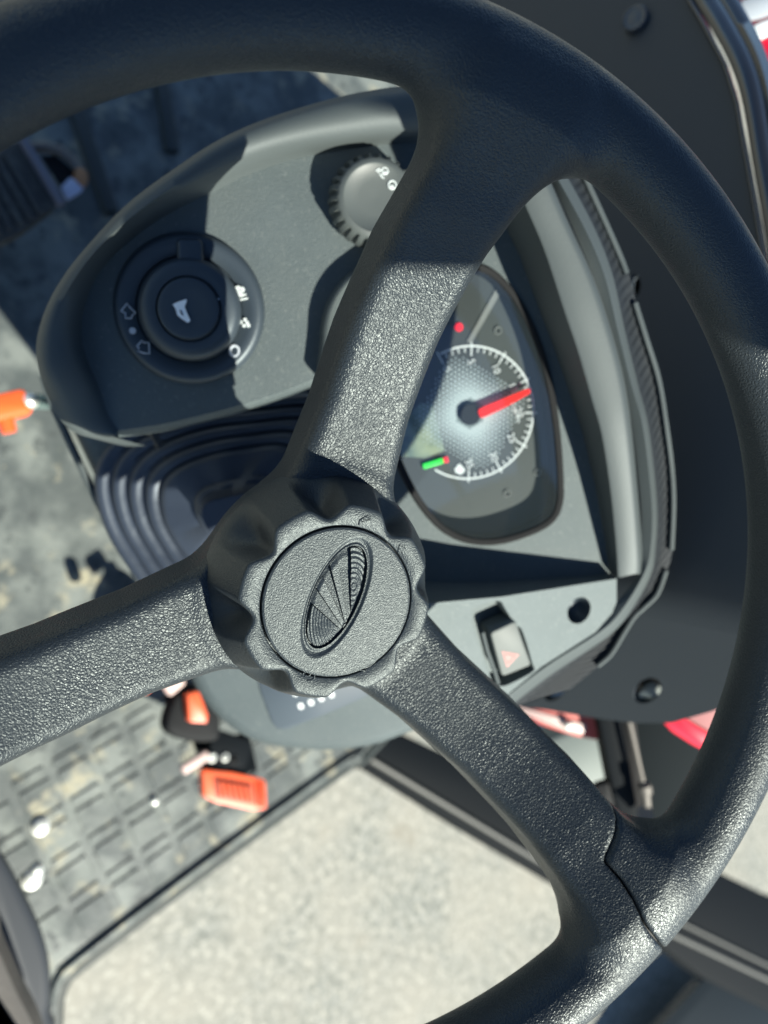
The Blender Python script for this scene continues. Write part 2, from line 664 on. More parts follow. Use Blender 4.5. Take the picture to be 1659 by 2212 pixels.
def wheel_sdf(u, v, w):
    q = np.sqrt(u * u + v * v)
    d = np.sqrt((q - RW) ** 2 + (w * 0.95) ** 2) - RT
    sp = None
    for deg in (75, 193.8, 315):
        c, s = math.cos(math.radians(deg)), math.sin(math.radians(deg))
        a = u * c + v * s
        b = -u * s + v * c + np.interp(a, [0.10, 0.13, 0.155, 0.18], [0, 0.0022, 0.0070, 0.0100])
        zc = -np.interp(a, _aa, _hh)
        sl = np.interp(a, _aa, np.gradient(_hh, _aa))
        ww = (w - zc) / np.sqrt(1 + sl * sl)
        wd = np.interp(a, [0, 0.04, 0.07, 0.12, 0.18], [0.0235, 0.0215, 0.0185, 0.0182, 0.0200]) - 0.0016 * np.clip(ww / 0.0115, -1, 1)
        rc = 0.0055
        x = np.abs(b) - (wd - rc)
        y = np.abs(ww) - (0.0115 - rc)
        z = np.abs(a - 0.092) - (0.092 - rc)
        e = np.sqrt(np.maximum(x, 0) ** 2 + np.maximum(y, 0) ** 2 + np.maximum(z, 0) ** 2) + np.minimum(np.maximum(x, np.maximum(y, z)), 0) - rc
        sp = e if sp is None else smin(sp, e, 0.026)
    hub = np.maximum(q - 0.040, np.abs(w + 0.064) - 0.012)
    sp = smin(sp, hub, 0.012)
    k = 0.0250 - 0.0215 * np.clip((q - (RW - 0.016)) / 0.020, 0, 1)
    return smin(d, sp, k)


# seam: the lower-right cover butts against the rest of the rim
seam_px = [(1336, 1771), (1335, 1785), (1334, 1801), (1325, 1828), (1313, 1852), (1311, 1866), (1345, 1904), (1371, 1944), (1392, 1992), (1410, 2020), (1428, 2042)]
seam = []
for (x, y) in seam_px:                           # walk along the sight line until it meets the moulded surface
    d_ = unit(ray(x, y))
    t_ = 0.15
    best = (9, None)
    for _ in range(400):
        q_ = CAM + d_ * t_ - WF.o
        p_ = (q_ @ WF.ux, q_ @ WF.uy, q_ @ WF.n)
        f_ = float(wheel_sdf(np.array(p_[0]), np.array(p_[1]), np.array(p_[2])))
        if f_ < best[0]:
            best = (f_, p_)
        if f_ < 2e-4 or t_ > 0.5:
            break
        t_ += max(f_ * 0.7, 1e-4)
    seam.append(np.array(best[1][:2]) * 1000)
out_dir = unit(np.array(seam[-1]))
poly = [np.array([0.0, 0.0]), np.array([30.0, 4.0]), np.array([63.6, -19.0]), np.array([116.7, -72.0])] + [np.array(s) for s in seam] + \
       [out_dir * 240, np.array([60.0, -240.0]), np.array([-120.0, -240.0]), np.array([-150.0, -120.0]), np.array([-20.0, -75.0]), np.array([-6.0, -30.0])]
poly = np.array(poly) / 1000


def poly_sd(x, y):
    d = np.full(x.shape, 1e9)
    ins = np.zeros(x.shape, bool)
    m = len(poly)
    for i in range(m):
        a, b = poly[i], poly[(i + 1) % m]
        e = b - a
        t = np.clip(((x - a[0]) * e[0] + (y - a[1]) * e[1]) / (e @ e), 0, 1)
        d = np.minimum(d, (x - a[0] - t * e[0]) ** 2 + (y - a[1] - t * e[1]) ** 2)
        c = ((a[1] > y) != (b[1] > y))
        xx = e[0] * (y - a[1]) / (e[1] if abs(e[1]) > 1e-12 else 1e-12) + a[0]
        ins ^= c & (x < xx)
    d = np.sqrt(d)
    return np.where(ins, -d, d)


def moulded(name, fn, step, m, parent, label=None):
    xs = np.arange(-0.204, 0.204, step)
    zs = np.arange(-0.090, 0.022, step)
    U2, V2 = np.meshgrid(xs, xs, indexing='ij')
    D = fn(U2[:, :, None].astype(np.float32), V2[:, :, None].astype(np.float32), zs[None, None, :].astype(np.float32))
    V, Q = surface_nets(D, np.array([xs[0], xs[0], zs[0]]), step)
    del D
    for _ in range(2):
        e = 2e-4
        f0 = fn(V[:, 0], V[:, 1], V[:, 2])
        g = np.stack([fn(V[:, 0] + e, V[:, 1], V[:, 2]) - f0, fn(V[:, 0], V[:, 1] + e, V[:, 2]) - f0, fn(V[:, 0], V[:, 1], V[:, 2] + e) - f0], 1) / e
        g2 = (g * g).sum(1)
        st = np.clip(f0 / np.maximum(g2, 0.3), -step, step)
        V = V - g * st[:, None]
    Wd = WF.o + V[:, :1] * WF.ux + V[:, 1:2] * WF.uy + V[:, 2:3] * WF.n - base_of(parent)
    me = bpy.data.meshes.new(name)
    me.vertices.add(len(Wd))
    me.vertices.foreach_set("co", Wd.ravel())
    me.loops.add(len(Q) * 4)
    me.loops.foreach_set("vertex_index", Q.ravel().astype(np.int32))
    me.polygons.add(len(Q))
    me.polygons.foreach_set("loop_start", np.arange(len(Q), dtype=np.int32) * 4)
    me.polygons.foreach_set("loop_total", np.full(len(Q), 4, np.int32))
    me.polygons.foreach_set("use_smooth", np.ones(len(Q), bool))
    me.update(calc_edges=True)
    me.validate()
    me.materials.append(m)
    o = bpy.data.objects.new(name, me)
    link(o, parent)
    if label:
        o["label"] = label
    return o


wheel = thing("steering_wheel", WF.pt(0, 0, -0.075), "black grained three spoke steering wheel with scalloped hub knob in front of the dashboard", "steering wheel")


def fA(u, v, w):
    return -smin(-wheel_sdf(u, v, w), poly_sd(u + 0 * v, v + 0 * u) - 0.00030, 0.0016)


def fB(u, v, w):
    return -smin(-wheel_sdf(u, v, w), -poly_sd(u + 0 * v, v + 0 * u) - 0.00030, 0.0016)


moulded("rim_cover", fA, 0.0012, leather, wheel)
moulded("spoke_cover", fB, 0.0012, leather, wheel, "lower right spoke cover with an open seam where it meets the rim")
moulded("core", lambda u, v, w: wheel_sdf(u, v, w) + 0.0035, 0.0028, core_m, wheel)

# ---- hub knob
KTOP = -0.0235                                   # height of the knob's face, wheel frame


def knob_radius(th, t):
    """t=0 foot .. 1 shoulder"""
    ph = (np.degrees(th) - 5) / 45.0
    x = np.abs(ph - np.round(ph)) * 2            # 0 at scoop centre, 1 at lobe centre
    s = np.where(x < 0.60, (0.5 + 0.5 * np.cos(np.pi * x / 0.60)) ** 0.8, 0)
    r = 0.0442 + (0.0357 - 0.0442) * t ** 1.5 - 0.0092 * s * (min(1.0, max(0.0, (t - 0.12) / 0.5)) ** 2 * (3 - 2 * min(1.0, max(0.0, (t - 0.12) / 0.5)))) * (1 - 0.46 * t ** 3)
    return r, s


mb = MB()
NA = 360
TH = np.linspace(0, 2 * np.pi, NA + 1)[:-1]
rings = []
rings.append((np.full(NA, 0.0420), np.full(NA, -0.0560)))
rings.append((np.full(NA, 0.0437), np.full(NA, -0.0550)))
for t in np.linspace(0, 1, 15):
    r, s = knob_radius(TH, t)
    rings.append((r, np.full(NA, -0.0530 + t * (KTOP - 0.0016 + 0.0530))))
r1, s1 = knob_radius(TH, 1.0)
for a in (30, 60, 90):
    rings.append((r1 - 0.0016 * (1 - math.cos(math.radians(a))), np.full(NA, KTOP - 0.0016 + 0.0016 * math.sin(math.radians(a)))))
rings.append((np.full(NA, 0.0282), np.full(NA, KTOP)))
rings.append((np.full(NA, 0.0279), np.full(NA, KTOP - 0.0003)))
rings.append((np.full(NA, 0.0278), np.full(NA, KTOP - 0.0035)))
rings.append((np.full(NA, 0.0200), np.full(NA, KTOP - 0.0035)))
V, Fc = [], []
for r, h in rings:
    for k in range(NA):
        V.append(WF.pt(r[k] * math.cos(TH[k]), r[k] * math.sin(TH[k]), h[k]))
for j in range(len(rings) - 1):
    for k in range(NA):
        l = (k + 1) % NA
        Fc.append((j * NA + k, j * NA + l, (j + 1) * NA + l, (j + 1) * NA + k))
mb.add(V, Fc)
knob = mb.build("hub_knob", knob_m, wheel, angle=60)

# cap with the oval fan emblem in relief
CR = 0.0272
stp = 0.00018
g = np.arange(-CR, CR + stp, stp)
GX, GY = np.meshgrid(g, g, indexing='ij')
RR = np.hypot(GX, GY)
ctr = WF.uv(727, 1290, KTOP)
phi = math.radians(64.9)
sx = 0.01714e-3


def ell(scale_a, scale_b):
    X, Y = GX - ctr[0], GY - ctr[1]
    a = X * math.cos(phi) + Y * math.sin(phi)
    b = -X * math.sin(phi) + Y * math.cos(phi)
    A_, B_ = 0.0196 + scale_a, 0.0086 + scale_b
    k = np.sqrt((a / A_) ** 2 + (b / B_) ** 2)
    return (k - 1) * B_ * 1.1                     # approx signed distance


def sst(x, lo, hi):
    t = np.clip((x - lo) / (hi - lo), 0, 1)
    return t * t * (3 - 2 * t)


E0 = ell(0, 0)
H = np.full(GX.shape, 0.0006)
H -= 0.00085 * sst(-E0, -0.0019, -0.0007)                      # bevel going down towards the oval
H += 0.00035 * sst(-E0, -0.0006, -0.0003)                      # thin lip
H = np.where(E0 < 0, -0.0015, H)                               # trench round the fan


def L(p, q):
    """signed side of the line through crop points p->q (positive on the left)"""
    P = np.array([ctr[0] + (p[0] - 692) * sx, ctr[1] - (p[1] - 1115) * sx])
    Qq = np.array([ctr[0] + (q[0] - 692) * sx, ctr[1] - (q[1] - 1115) * sx])
    e = (Qq - P) / np.linalg.norm(Qq - P)
    return (GX - P[0]) * e[1] - (GY - P[1]) * e[0]   # positive right of travel


l1 = L((850, 1895), (300, 1350))
l2 = L((880, 1890), (270, 890))
l3 = L((872, 1700), (400, 640))
l3b = L((872, 1700), (575, 470))
l4 = L((955, 1810), (722, 290))
l5 = L((995, 1700), (1012, 220))
Ei = ell(-0.0004, -0.0004)
X_, Y_ = GX - ctr[0], GY - ctr[1]
rip = lambda cx, cy, wl: 0.00014 * np.sin(2 * np.pi * np.hypot(GX - (ctr[0] + (cx - 692) * sx), (GY - (ctr[1] - (cy - 1115) * sx)) * 0.62) / wl)
E2 = ell(-0.0026, -0.0022)
tdist = np.clip(np.hypot(GX - (ctr[0] + (900 - 692) * sx), GY - (ctr[1] - (1800 - 1115) * sx)) / 0.022, 0, 1)
inner = E0 < -0.00032
edge = sst(-E0, 0.00045, 0.0022)                               # rounded shoulder of the insert
H = np.where(inner, -0.0003 - 0.0014 * tdist - 0.0004 * (1 - edge), H)          # sunk, ramped fan blades
top = -0.0001 - 0.0006 * (1 - edge)
H = np.where((l1 < 0) & (E2 < 0.0011) & inner, top + rip(700, 1650, 0.00105), H)
H = np.where((l2 > 0) & (l3 < 0) & inner, top, H)
H = np.where((l3b > 0) & (l4 < 0) & inner, top, H)
H = np.where((l5 > 0) & (E2 < 0.0011) & inner, top + rip(1060, 900, 0.00115), H)
apx = np.hypot(GX - (ctr[0] + (905 - 692) * sx), GY - (ctr[1] - (1780 - 1115) * sx))
H = np.where((apx < 0.0014) & inner, np.maximum(H, -0.0002), H)
n0 = len(g)
ok = RR < CR
idx = -np.ones(GX.shape, int)
idx[ok] = np.arange(ok.sum())
V = [WF.pt(x, y, KTOP + h) for x, y, h in zip(GX[ok], GY[ok], H[ok] - np.clip(RR[ok] - CR + 0.0006, 0, 1) * 0.8)]
okq = ok[:-1, :-1] & ok[1:, :-1] & ok[1:, 1:] & ok[:-1, 1:]
I, J = np.nonzero(okq)
Fc = list(zip(idx[I, J], idx[I + 1, J], idx[I + 1, J + 1], idx[I, J + 1]))
mb = MB()
mb.add(V, [tuple(int(k) for k in f) for f in Fc])
# clean rim wall of the cap
a = np.linspace(0, 2 * np.pi, 181)[:-1]
W = []
for rr_, hh_ in ((CR - 0.0008, 0.0006), (CR - 0.0001, 0.00035), (CR + 0.0001, -0.0001), (CR + 0.0001, -0.0035)):
    for t in a:
        W.append(WF.pt(rr_ * math.cos(t), rr_ * math.sin(t), KTOP + hh_ + (0.00003 if rr_ < CR - 0.0005 else 0)))
Fw = [(j * 180 + k, j * 180 + (k + 1) % 180, (j + 1) * 180 + (k + 1) % 180, (j + 1) * 180 + k) for j in range(3) for k in range(180)]
mb.add(W, Fw)
cap = mb.build("cap", knob_m, knob, angle=35)
cap["label"] = "round centre cap with an oval fan emblem in relief"


def emboss(name, pts, r=0.00028, closed=False):
    P = [WF.at(x, y, KTOP + 0.00005) for x, y in pts]
    if closed:
        P.append(P[0])
    m_ = MB()
    tube(m_, P, r, 6)
    return m_


C7 = lambda x, y: (438.9 + x * 0.2976, 1014.9 + y * 0.2976)
em = emboss("x", [C7(*p) for p in [(1130, 400), (1135, 370), (1160, 350), (1185, 345), (1205, 350)]])
for seq in ([(1170, 345), (1195, 338), (1215, 345), (1218, 358), (1190, 372), (1165, 362)], [(1145, 365), (1150, 378), (1170, 380)]):
    tube(em, [WF.at(*C7(*p), KTOP + 0.00005) for p in seq], 0.00028, 6)
em.build("lock_mark", knob_m, knob)
em = emboss("x", [C7(*p) for p in [(735, 1520), (720, 1500), (728, 1475), (750, 1465), (775, 1472)]])
for seq in ([(735, 1505), (745, 1490), (760, 1500), (775, 1490), (780, 1475)], [(765, 1460), (790, 1462), (808, 1485), (805, 1515), (780, 1530), (755, 1528)]):
    tube(em, [WF.at(*C7(*p), KTOP + 0.00005) for p in seq], 0.00028, 6)
em.build("lock_mark", knob_m, knob)
em = emboss("x", [C7(*p) for p in [(1415, 598), (1425, 548), (1470, 572)]])
tube(em, [WF.at(*C7(*p), KTOP + 0.00005) for p in [(1440, 600), (1455, 640), (1480, 680)]], 0.00022, 6)
em.build("arrow_mark", knob_m, knob)
em = emboss("x", [C7(*p) for p in [(1155, 1412), (1128, 1448), (1180, 1462)]])
tube(em, [WF.at(*C7(*p), KTOP + 0.00005) for p in [(1170, 1440), (1215, 1420), (1253, 1385)]], 0.00022, 6)
em.build("arrow_mark", knob_m, knob)

# ==================================================================== dashboard
from mathutils.geometry import delaunay_2d_cdt
D = plane_c(1000, 900, 0.42, [0.15, 0.20, -1.0])
PX = 0.000253                                    # metres per picture unit on the dash plane


def inside(P, poly2):
    x, y = P
    r = False
    m = len(poly2)
    for i in range(m):
        a, b = poly2[i], poly2[(i + 1) % m]
        if (a[1] > y) != (b[1] > y) and x < (b[0] - a[0]) * (y - a[1]) / (b[1] - a[1]) + a[0]:
            r = not r
    return r


def plate(mb, F, outer, holes=(), h=0.0, depth=0.0):
    """flat plate with holes; depth > 0 adds walls going down at the outer edge and round each hole"""
    pts, edges = [], []
    for loop in [outer] + list(holes):
        k = len(pts)
        m = len(loop)
        pts += [Vector((p[0], p[1])) for p in loop]
        edges += [(k + i, k + (i + 1) % m) for i in range(m)]
    vo, eo, fo, *_ = delaunay_2d_cdt(pts, edges, [], 0, 1e-7)
    F2 = []
    for f in fo:
        c = sum((vo[i] for i in f), Vector((0, 0))) / len(f)
        if inside(c, outer) and not any(inside(c, hh) for hh in holes):
            F2.append(tuple(f))
    mb.add([F.pt(v.x, v.y, h) for v in vo], F2, False)
    if depth:
        for loop in [outer] + list(holes):
            m = len(loop)
            V = [F.pt(p[0], p[1], h) for p in loop] + [F.pt(p[0], p[1], h - depth) for p in loop]
            mb.add(V, [(i, (i + 1) % m, m + (i + 1) % m, m + i) for i in range(m)])
    return mb


def slab(name, F, pts, thick, m, parent=None, loc=None, bev=0.001, smooth=False, h=0.0, n=120, angle=40):
    """solid slab; pts in picture units on plane F, top face at height h"""
    U = px_outline(F, pts, h, n, smooth)
    if not smooth:                               # soften the corners a little
        R = []
        for i in range(len(U)):
            p0, p1, p2 = U[i - 1], U[i], U[(i + 1) % len(U)]
            r = min(np.linalg.norm(p1 - p0), np.linalg.norm(p2 - p1)) * 0.25
            r = min(r, bev * 3)
            a_ = p1 + unit(p0 - p1) * r
            b_ = p1 + unit(p2 - p1) * r
            for t in np.linspace(0, 1, 5):
                R.append((1 - t) ** 2 * a_ + 2 * t * (1 - t) * p1 + t * t * b_)
        U = np.array(R)
    mb_ = MB()
    shell(mb_, F, U, [(bev, h - thick), (0, h - thick + bev), (0, h - bev), (bev * 0.3, h - bev * 0.3), (bev, h)], cap_first=True)
    o = mb_.build(name, m, parent, loc=(loc if loc is not None else F.pt(*U.mean(0), h - thick)), angle=angle)
    return o


def strips3(mb, rows):
    n = len(rows[0])
    V = [p for r in rows for p in r]
    mb.add(V, [(k * n + i, k * n + i + 1, (k + 1) * n + i + 1, (k + 1) * n + i) for k in range(len(rows) - 1) for i in range(n - 1)])
    return mb


def row(F, L_, n=90, curve=True, dh=0.0, dx=0.0, dy=0.0):
    L_ = np.asarray(L_, float)
    R = spline(L_, n, closed=False) if curve else linres(L_, n)
    return [F.at(x + dx, y + dy, h * 0.001 + dh) for x, y, h in R]


dash = thing("dashboard", D.pt(0, 0, -0.30), "dark grey tractor dashboard with rotary switches and a round gauge, beyond the steering wheel", "dashboard")

# ---- switch housing: rolled lip round a sunken textured floor
out_l = [(1000, 165, 16), (920, 178, 16), (760, 203, 16), (600, 248, 16), (480, 298, 16), (380, 362, 16), (280, 436, 16), (200, 518, 16), (140, 592, 16), (98, 668, 16), (78, 745, 16), (86, 806, 15), (106, 862, 12), (134, 912, 8), (180, 942, 4), (245, 944, 0)]
top_l = [(1000, 215, 21), (925, 228, 21), (770, 250, 21), (612, 285, 21), (495, 325, 21), (402, 385, 21), (305, 452, 21), (222, 526, 21), (163, 600, 21), (122, 675, 21), (108, 745, 21), (118, 800, 20), (140, 850, 16), (165, 900, 10), (205, 930, 6), (248, 940, 2)]
inn_l = [(1000, 268, 18), (930, 277, 18), (790, 288, 18), (632, 312, 18), (520, 345, 18), (432, 388, 18), (335, 442, 18), (255, 500, 18), (195, 562, 18), (158, 630, 18), (146, 705, 18), (156, 765, 17), (180, 815, 13), (200, 865, 8), (222, 905, 4), (252, 935, 1)]
flo_l = [(1000, 300, 0), (932, 306, 0), (800, 316, 0), (655, 340, 0), (540, 376, 0), (450, 420, 0), (355, 468, 0), (280, 522, 0), (222, 580, 0), (188, 645, 0), (176, 712, 0), (186, 768, 0), (206, 815, 0), (222, 860, 0), (235, 898, 0), (256, 930, 0)]
mb = MB()
bot_l = [(x - (x - 829) * 0.12, y - (y - 1106) * 0.12, -45) for x, y, h in out_l]
strips3(mb, [row(D, bot_l), row(D, out_l), row(D, [((a[0] + b[0]) / 2, (a[1] + b[1]) / 2, 19.8) if a[2] > 14 else ((a[0] + b[0]) / 2, (a[1] + b[1]) / 2, (a[2] + b[2]) / 2) for a, b in zip(out_l, top_l)]),
              row(D, top_l), row(D, inn_l), row(D, [((a[0] + 2 * b[0]) / 3, (a[1] + 2 * b[1]) / 3, b[2] + (a[2] - b[2]) * 0.22) for a, b in zip(inn_l, flo_l)]), row(D, flo_l)])
mb.build("housing_lip", trim_m, dash, angle=70)
mb = MB()
fl = [D.uv(x, y, 0) for x, y, h in spline(np.array(flo_l, float), 60, closed=False)]
edge_b = [(256, 930), (350, 916), (430, 898), (500, 880), (590, 852), (665, 824), (760, 788), (880, 740)]
fl += [D.uv(x, y, 0) for x, y in edge_b[1:]] + [D.uv(980, 700, 0), D.uv(1000, 500, 0)]
plate(mb, D, fl)
eb = np.array([(x, y, 0) for x, y in edge_b], float)
strips3(mb, [row(D, eb), row(D, eb, dy=9, dh=-0.002), row(D, eb, dy=15, dh=-0.007), row(D, eb, dy=16, dh=-0.050)])
mb.build("switch_panel", dash_m, dash, angle=50)

# ---- combination switch
SC = D.uv(409, 668, 0.004)
mb = MB()
disc_prof(mb, D, SC, [(0.0375, -0.001), (0.0370, 0.0025), (0.0355, 0.0048), (0.0335, 0.0056), (0.0300, 0.0050), (0.0262, 0.0036), (0.0258, 0.001), (0.010, 0.001)], 72)
csw = mb.build("combination_switch", switch_m, dash)
mb = MB()
SC2 = D.uv(409, 668, 0.012)
disc_prof(mb, D, SC2, [(0.0252, 0.0012), (0.0250, 0.0085), (0.0240, 0.0120), (0.0220, 0.0138), (0.0185, 0.0146), (0.0158, 0.0142), (0.0155, 0.0110), (0.006, 0.0110)], 72)
tabF = Frame(D.pt(*SC2, 0), D.n, D.ux)
tc_ = D.uv(411, 566, 0.010)
U = rrect(0.0125, 0.022, 0.0025) + tc_
shell(mb, D, U, [(0, 0.001), (0, 0.0095), (0.0006, 0.0112), (0.0016, 0.0118)])
mb.build("turning_collar", switch_m, csw)
mb = MB()
disc_prof(mb, D, SC2, [(0.0150, 0.0110), (0.0149, 0.0150), (0.0143, 0.0163), (0.0130, 0.0168), (0.0080, 0.0160), (0.0001, 0.0158)], 64)
mb.build("horn_button", switch_m, csw)
CC2 = lambda x, y: (219.4 + x * 0.2315, 466.3 + y * 0.2315)


def flat_icon(name, F, polys, h, m, parent, th=0.0002):
    mb_ = MB()
    for P in polys:
        U_ = ccw(np.array([F.uv(*p, h) for p in P]))
        plate(mb_, F, [tuple(u_) for u_ in U_], h=h + th, depth=th)
    return mb_.build(name, m, parent)


def line_icon(name, F, lines, h, m, parent, r=0.0004):
    mb_ = MB()
    for Lp in lines:
        tube(mb_, [F.at(*p, h) for p in Lp], r, 6)
    return mb_.build(name, m, parent)


flat_icon("horn_symbol", D, [[CC2(*p) for p in [(664, 826), (720, 800), (796, 776), (790, 812), (775, 850), (790, 890), (830, 978), (806, 998), (748, 962), (706, 925), (692, 870)]]], 0.0166, white_m, csw)
flat_icon("horn_symbol", D, [[CC2(*p) for p in [(728, 880), (742, 880), (764, 930), (748, 925)]]], 0.0170, seal_m, csw)
flat_icon("pointer_mark", D, [[CC2(*p) for p in [(1015, 772), (1108, 770), (1062, 825)]]], 0.0144, grey_print, csw)
ar1 = [(180, 890), (240, 815), (262, 850), (318, 905), (285, 930), (280, 955), (225, 955), (222, 905), (180, 890)]
ar2 = [(330, 1215), (375, 1165), (400, 1185), (442, 1180), (448, 1285), (395, 1280), (335, 1262), (352, 1235), (330, 1215)]
line_icon("turn_arrow", D, [[CC2(*p) for p in ar1]], 0.0052, grey_print, csw)
line_icon("turn_arrow", D, [[CC2(*p) for p in ar2]], 0.0052, grey_print, csw)
for (x, y, r) in ((290, 1072, 0.0016),):
    mb = MB()
    disc_prof(mb, D, D.uv(*CC2(x, y), 0.0055), [(r, 0.005), (r, 0.0058)], 20)
    mb.build("centre_dot", grey_print, csw)
line_icon("off_mark", D, [[CC2(1240 + 42 * math.cos(t), 1260 + 50 * math.sin(t)) for t in np.linspace(0, 6.28, 14)]], 0.0050, grey_print, csw, 0.0007)
mb = MB()
for (x, y) in [(1275, 680), (1310, 690), (1290, 715)]:
    disc_prof(mb, D, D.uv(*CC2(x, y), 0.0055), [(0.0014, 0.0048), (0.0014, 0.0058)], 20)
for (x, y) in [(1305, 745), (1330, 735), (1345, 770), (1320, 775)]:
    tube(mb, [D.at(*CC2(x - 25, y + 6), 0.0055), D.at(*CC2(x + 20, y - 4), 0.0055)], 0.0005, 6)
mb.build("headlamp_symbol", symbol_m, csw)
mb = MB()
for (x, y) in [(1300, 992), (1340, 970), (1360, 1000), (1330, 1025), (1372, 1024)]:
    disc_prof(mb, D, D.uv(*CC2(x, y), 0.0055), [(0.0009, 0.0048), (0.0009, 0.0058)], 16)
mb.build("sidelamp_symbol", symbol_m, csw)

# ---- lamp knob (toothed)
K = Frame(D.pt(*D.uv(801, 441, 0), 0), D.n + D.ux * 0.03, D.ux)
mb = MB()
NT = 26
nseg = NT * 8
Vv, Ff = [], []
prof = [(0.0212, 0.0), (0.0212, 0.0045), (0.0205, 0.0075), (0.0199, 0.0125), (0.0190, 0.0150), (0.0178, 0.0163), (0.0160, 0.0166), (0.0152, 0.0158), (0.0080, 0.0150), (0.0001, 0.0148)]
for j, (r, h) in enumerate(prof):
    for k in range(nseg):
        t = 2 * math.pi * k / nseg
        amp = 0.0013 if 1 <= j <= 3 else 0.0
        rr_ = r + (amp if math.cos(t * NT) > 0 else -amp * 0.6) * (1 if j > 0 else 0)
        Vv.append(K.pt(rr_ * math.cos(t), rr_ * math.sin(t), h))
for j in range(len(prof) - 1):
    for k in range(nseg):
        l = (k + 1) % nseg
        Ff.append((j * nseg + k, j * nseg + l, (j + 1) * nseg + l, (j + 1) * nseg + k))
mb.add(Vv, Ff)
lk = mb.build("toothed_lamp_knob", mat("lamp_knob_plastic", (0.066, 0.078, 0.077), 0.5, spec=0.5, bump=[('noise', 800, 0.00004)]), dash, angle=50)
K3 = lambda x, y: (603.5 + x * 0.2315, 246.9 + y * 0.2315)
mb = MB()
for (x, y, r) in ((985, 530, 0.0015), (1052, 660, 0.0019)):
    c = K.uv(*K3(x, y), 0.0152)
    tube(mb, [K.pt(c[0] + r * math.cos(t), c[1] + r * math.sin(t), 0.0154) for t in np.linspace(0, 2 * math.pi, 17)], 0.00045, 6)
mb.build("lamp_symbol", symbol_m, lk)
line_icon("lamp_rays", K, [[K3(915, 545), K3(950, 515)], [K3(930, 560), K3(965, 570)], [K3(945, 580), K3(980, 598)], [K3(900, 530), K3(935, 505)]], 0.0156, symbol_m, lk, 0.00035)
mb = MB()
for (x, y, r) in ((990, 545, 0.0007), (1052, 678, 0.0009)):
    disc_prof(mb, K, K.uv(*K3(x, y), 0.0158), [(r, 0.0150), (r, 0.0158)], 16)
mb.build("symbol_dot", symbol_m, lk)

# ---- instrument cluster
CH = -0.002                                       # cluster panel level
lipc = [(680, 810, 0), (688, 745, 0), (692, 695, 0), (706, 648, 0), (735, 605, 0), (780, 568, 0), (850, 520, 0), (940, 470, 0), (1040, 400, 0)]
mb = MB()
strips3(mb, [row(D, lipc, dh=-0.004), row(D, lipc, dx=4, dy=1, dh=0.006), row(D, lipc, dx=9, dy=2, dh=0.0095), row(D, lipc, dx=17, dy=5, dh=0.0100), row(D, lipc, dx=26, dy=8, dh=CH)])
mb.build("cluster_lip", trim_m, dash, angle=60)
ridge_in = [(1050, 230, 36), (1085, 330, 36), (1127, 433, 35), (1172, 538, 33), (1216, 672, 31), (1246, 761, 29), (1276, 865, 26.5), (1297, 940, 24.5), (1316, 1062, 19), (1328, 1180, 14), (1332, 1247, 10.5)]
pan = [D.uv(x, y, CH) for x, y in [(706, 818), (714, 753), (718, 703), (732, 656), (761, 613), (806, 576), (876, 528), (966, 478), (1066, 408)]]
LIFT = lambda Lx: [(x, y, 3 + (h - 7) * 1.12) if h > 7 else (x, y, h - 4) for x, y, h in Lx]
ridge_in = LIFT(ridge_in)
wall_foot = [D.uv(x, y, h * 0.001) for x, y, h in ridge_in[1:]]
pan += [tuple(p) for p in wall_foot]
pan += [D.uv(1200, 1275, CH), D.uv(1000, 1300, CH), D.uv(860, 1290, CH), D.uv(780, 1100, CH)]
# gauge opening
lens_px = [(880, 600), (960, 566), (1048, 574), (1108, 625), (1152, 702), (1186, 797), (1207, 917), (1216, 1030), (1214, 1090), (1192, 1130), (1140, 1158), (1070, 1176), (1005, 1172), (950, 1145), (905, 1095), (868, 1030), (840, 960), (810, 860), (800, 740), (825, 650)]
LU = px_outline(D, lens_px, CH, 120)
mb = MB()
plate(mb, D, [tuple(p) for p in ccw(np.array([tuple(q) for q in pan]))], [[tuple(p) for p in inset(LU, 0.0006)]], h=CH)
mb.build("cluster_panel", dash_m, dash)
mb = MB()
shell(mb, D, LU, [(-0.0001, CH - 0.001), (-0.0001, CH + 0.0010), (0.0008, CH + 0.0016), (0.0032, CH + 0.0012), (0.0038, CH + 0.0004), (0.0038, CH - 0.0125)], cap_last=False)
clus = mb.build("instrument_cluster", seal_m, dash)
mb = MB()
plate(mb, D, [tuple(p) for p in inset(LU, 0.0030)], h=-0.0134)
mb.build("dial_face", dial_m, clus)
mb = MB()
V_ = []
IU = inset(LU, 0.0034)
cen = IU.mean(0)
nr = 10
for j in range(nr + 1):
    k = j / nr
    for q in IU:
        p = q * (1 - k) + cen * k
        V_.append(D.pt(p[0], p[1], CH + 0.0004 + 0.0016 * (1 - (1 - k) ** 2)))
m_ = len(IU)
mb.add(V_, [(j * m_ + i, j * m_ + (i + 1) % m_, (j + 1) * m_ + (i + 1) % m_, (j + 1) * m_ + i) for j in range(nr) for i in range(m_)])
mb.build("clear_cover", lens_m, clus)

G_ = Frame(D.o - D.n * 0.009, D.n, D.ux)       # the printed dial lies deeper than the surround
GH = -0.0040
DZ = -0.0060
GC = G_.uv(1015, 893, GH)
SC8 = lambda x, y: (822.9 + x * 0.2645, 658.3 + y * 0.2645)


def arc_band(mb_, r0, r1, a0, a1, h, n=80):
    V = []
    for k in range(n + 1):
        t = math.radians(a0 + (a1 - a0) * k / n)
        for r in (r0, r1):
            V.append(G_.pt(GC[0] + r * math.cos(t), GC[1] + r * math.sin(t), h))
    mb_.add(V, [(2 * k, 2 * k + 1, 2 * k + 3, 2 * k + 2) for k in range(n)], False)


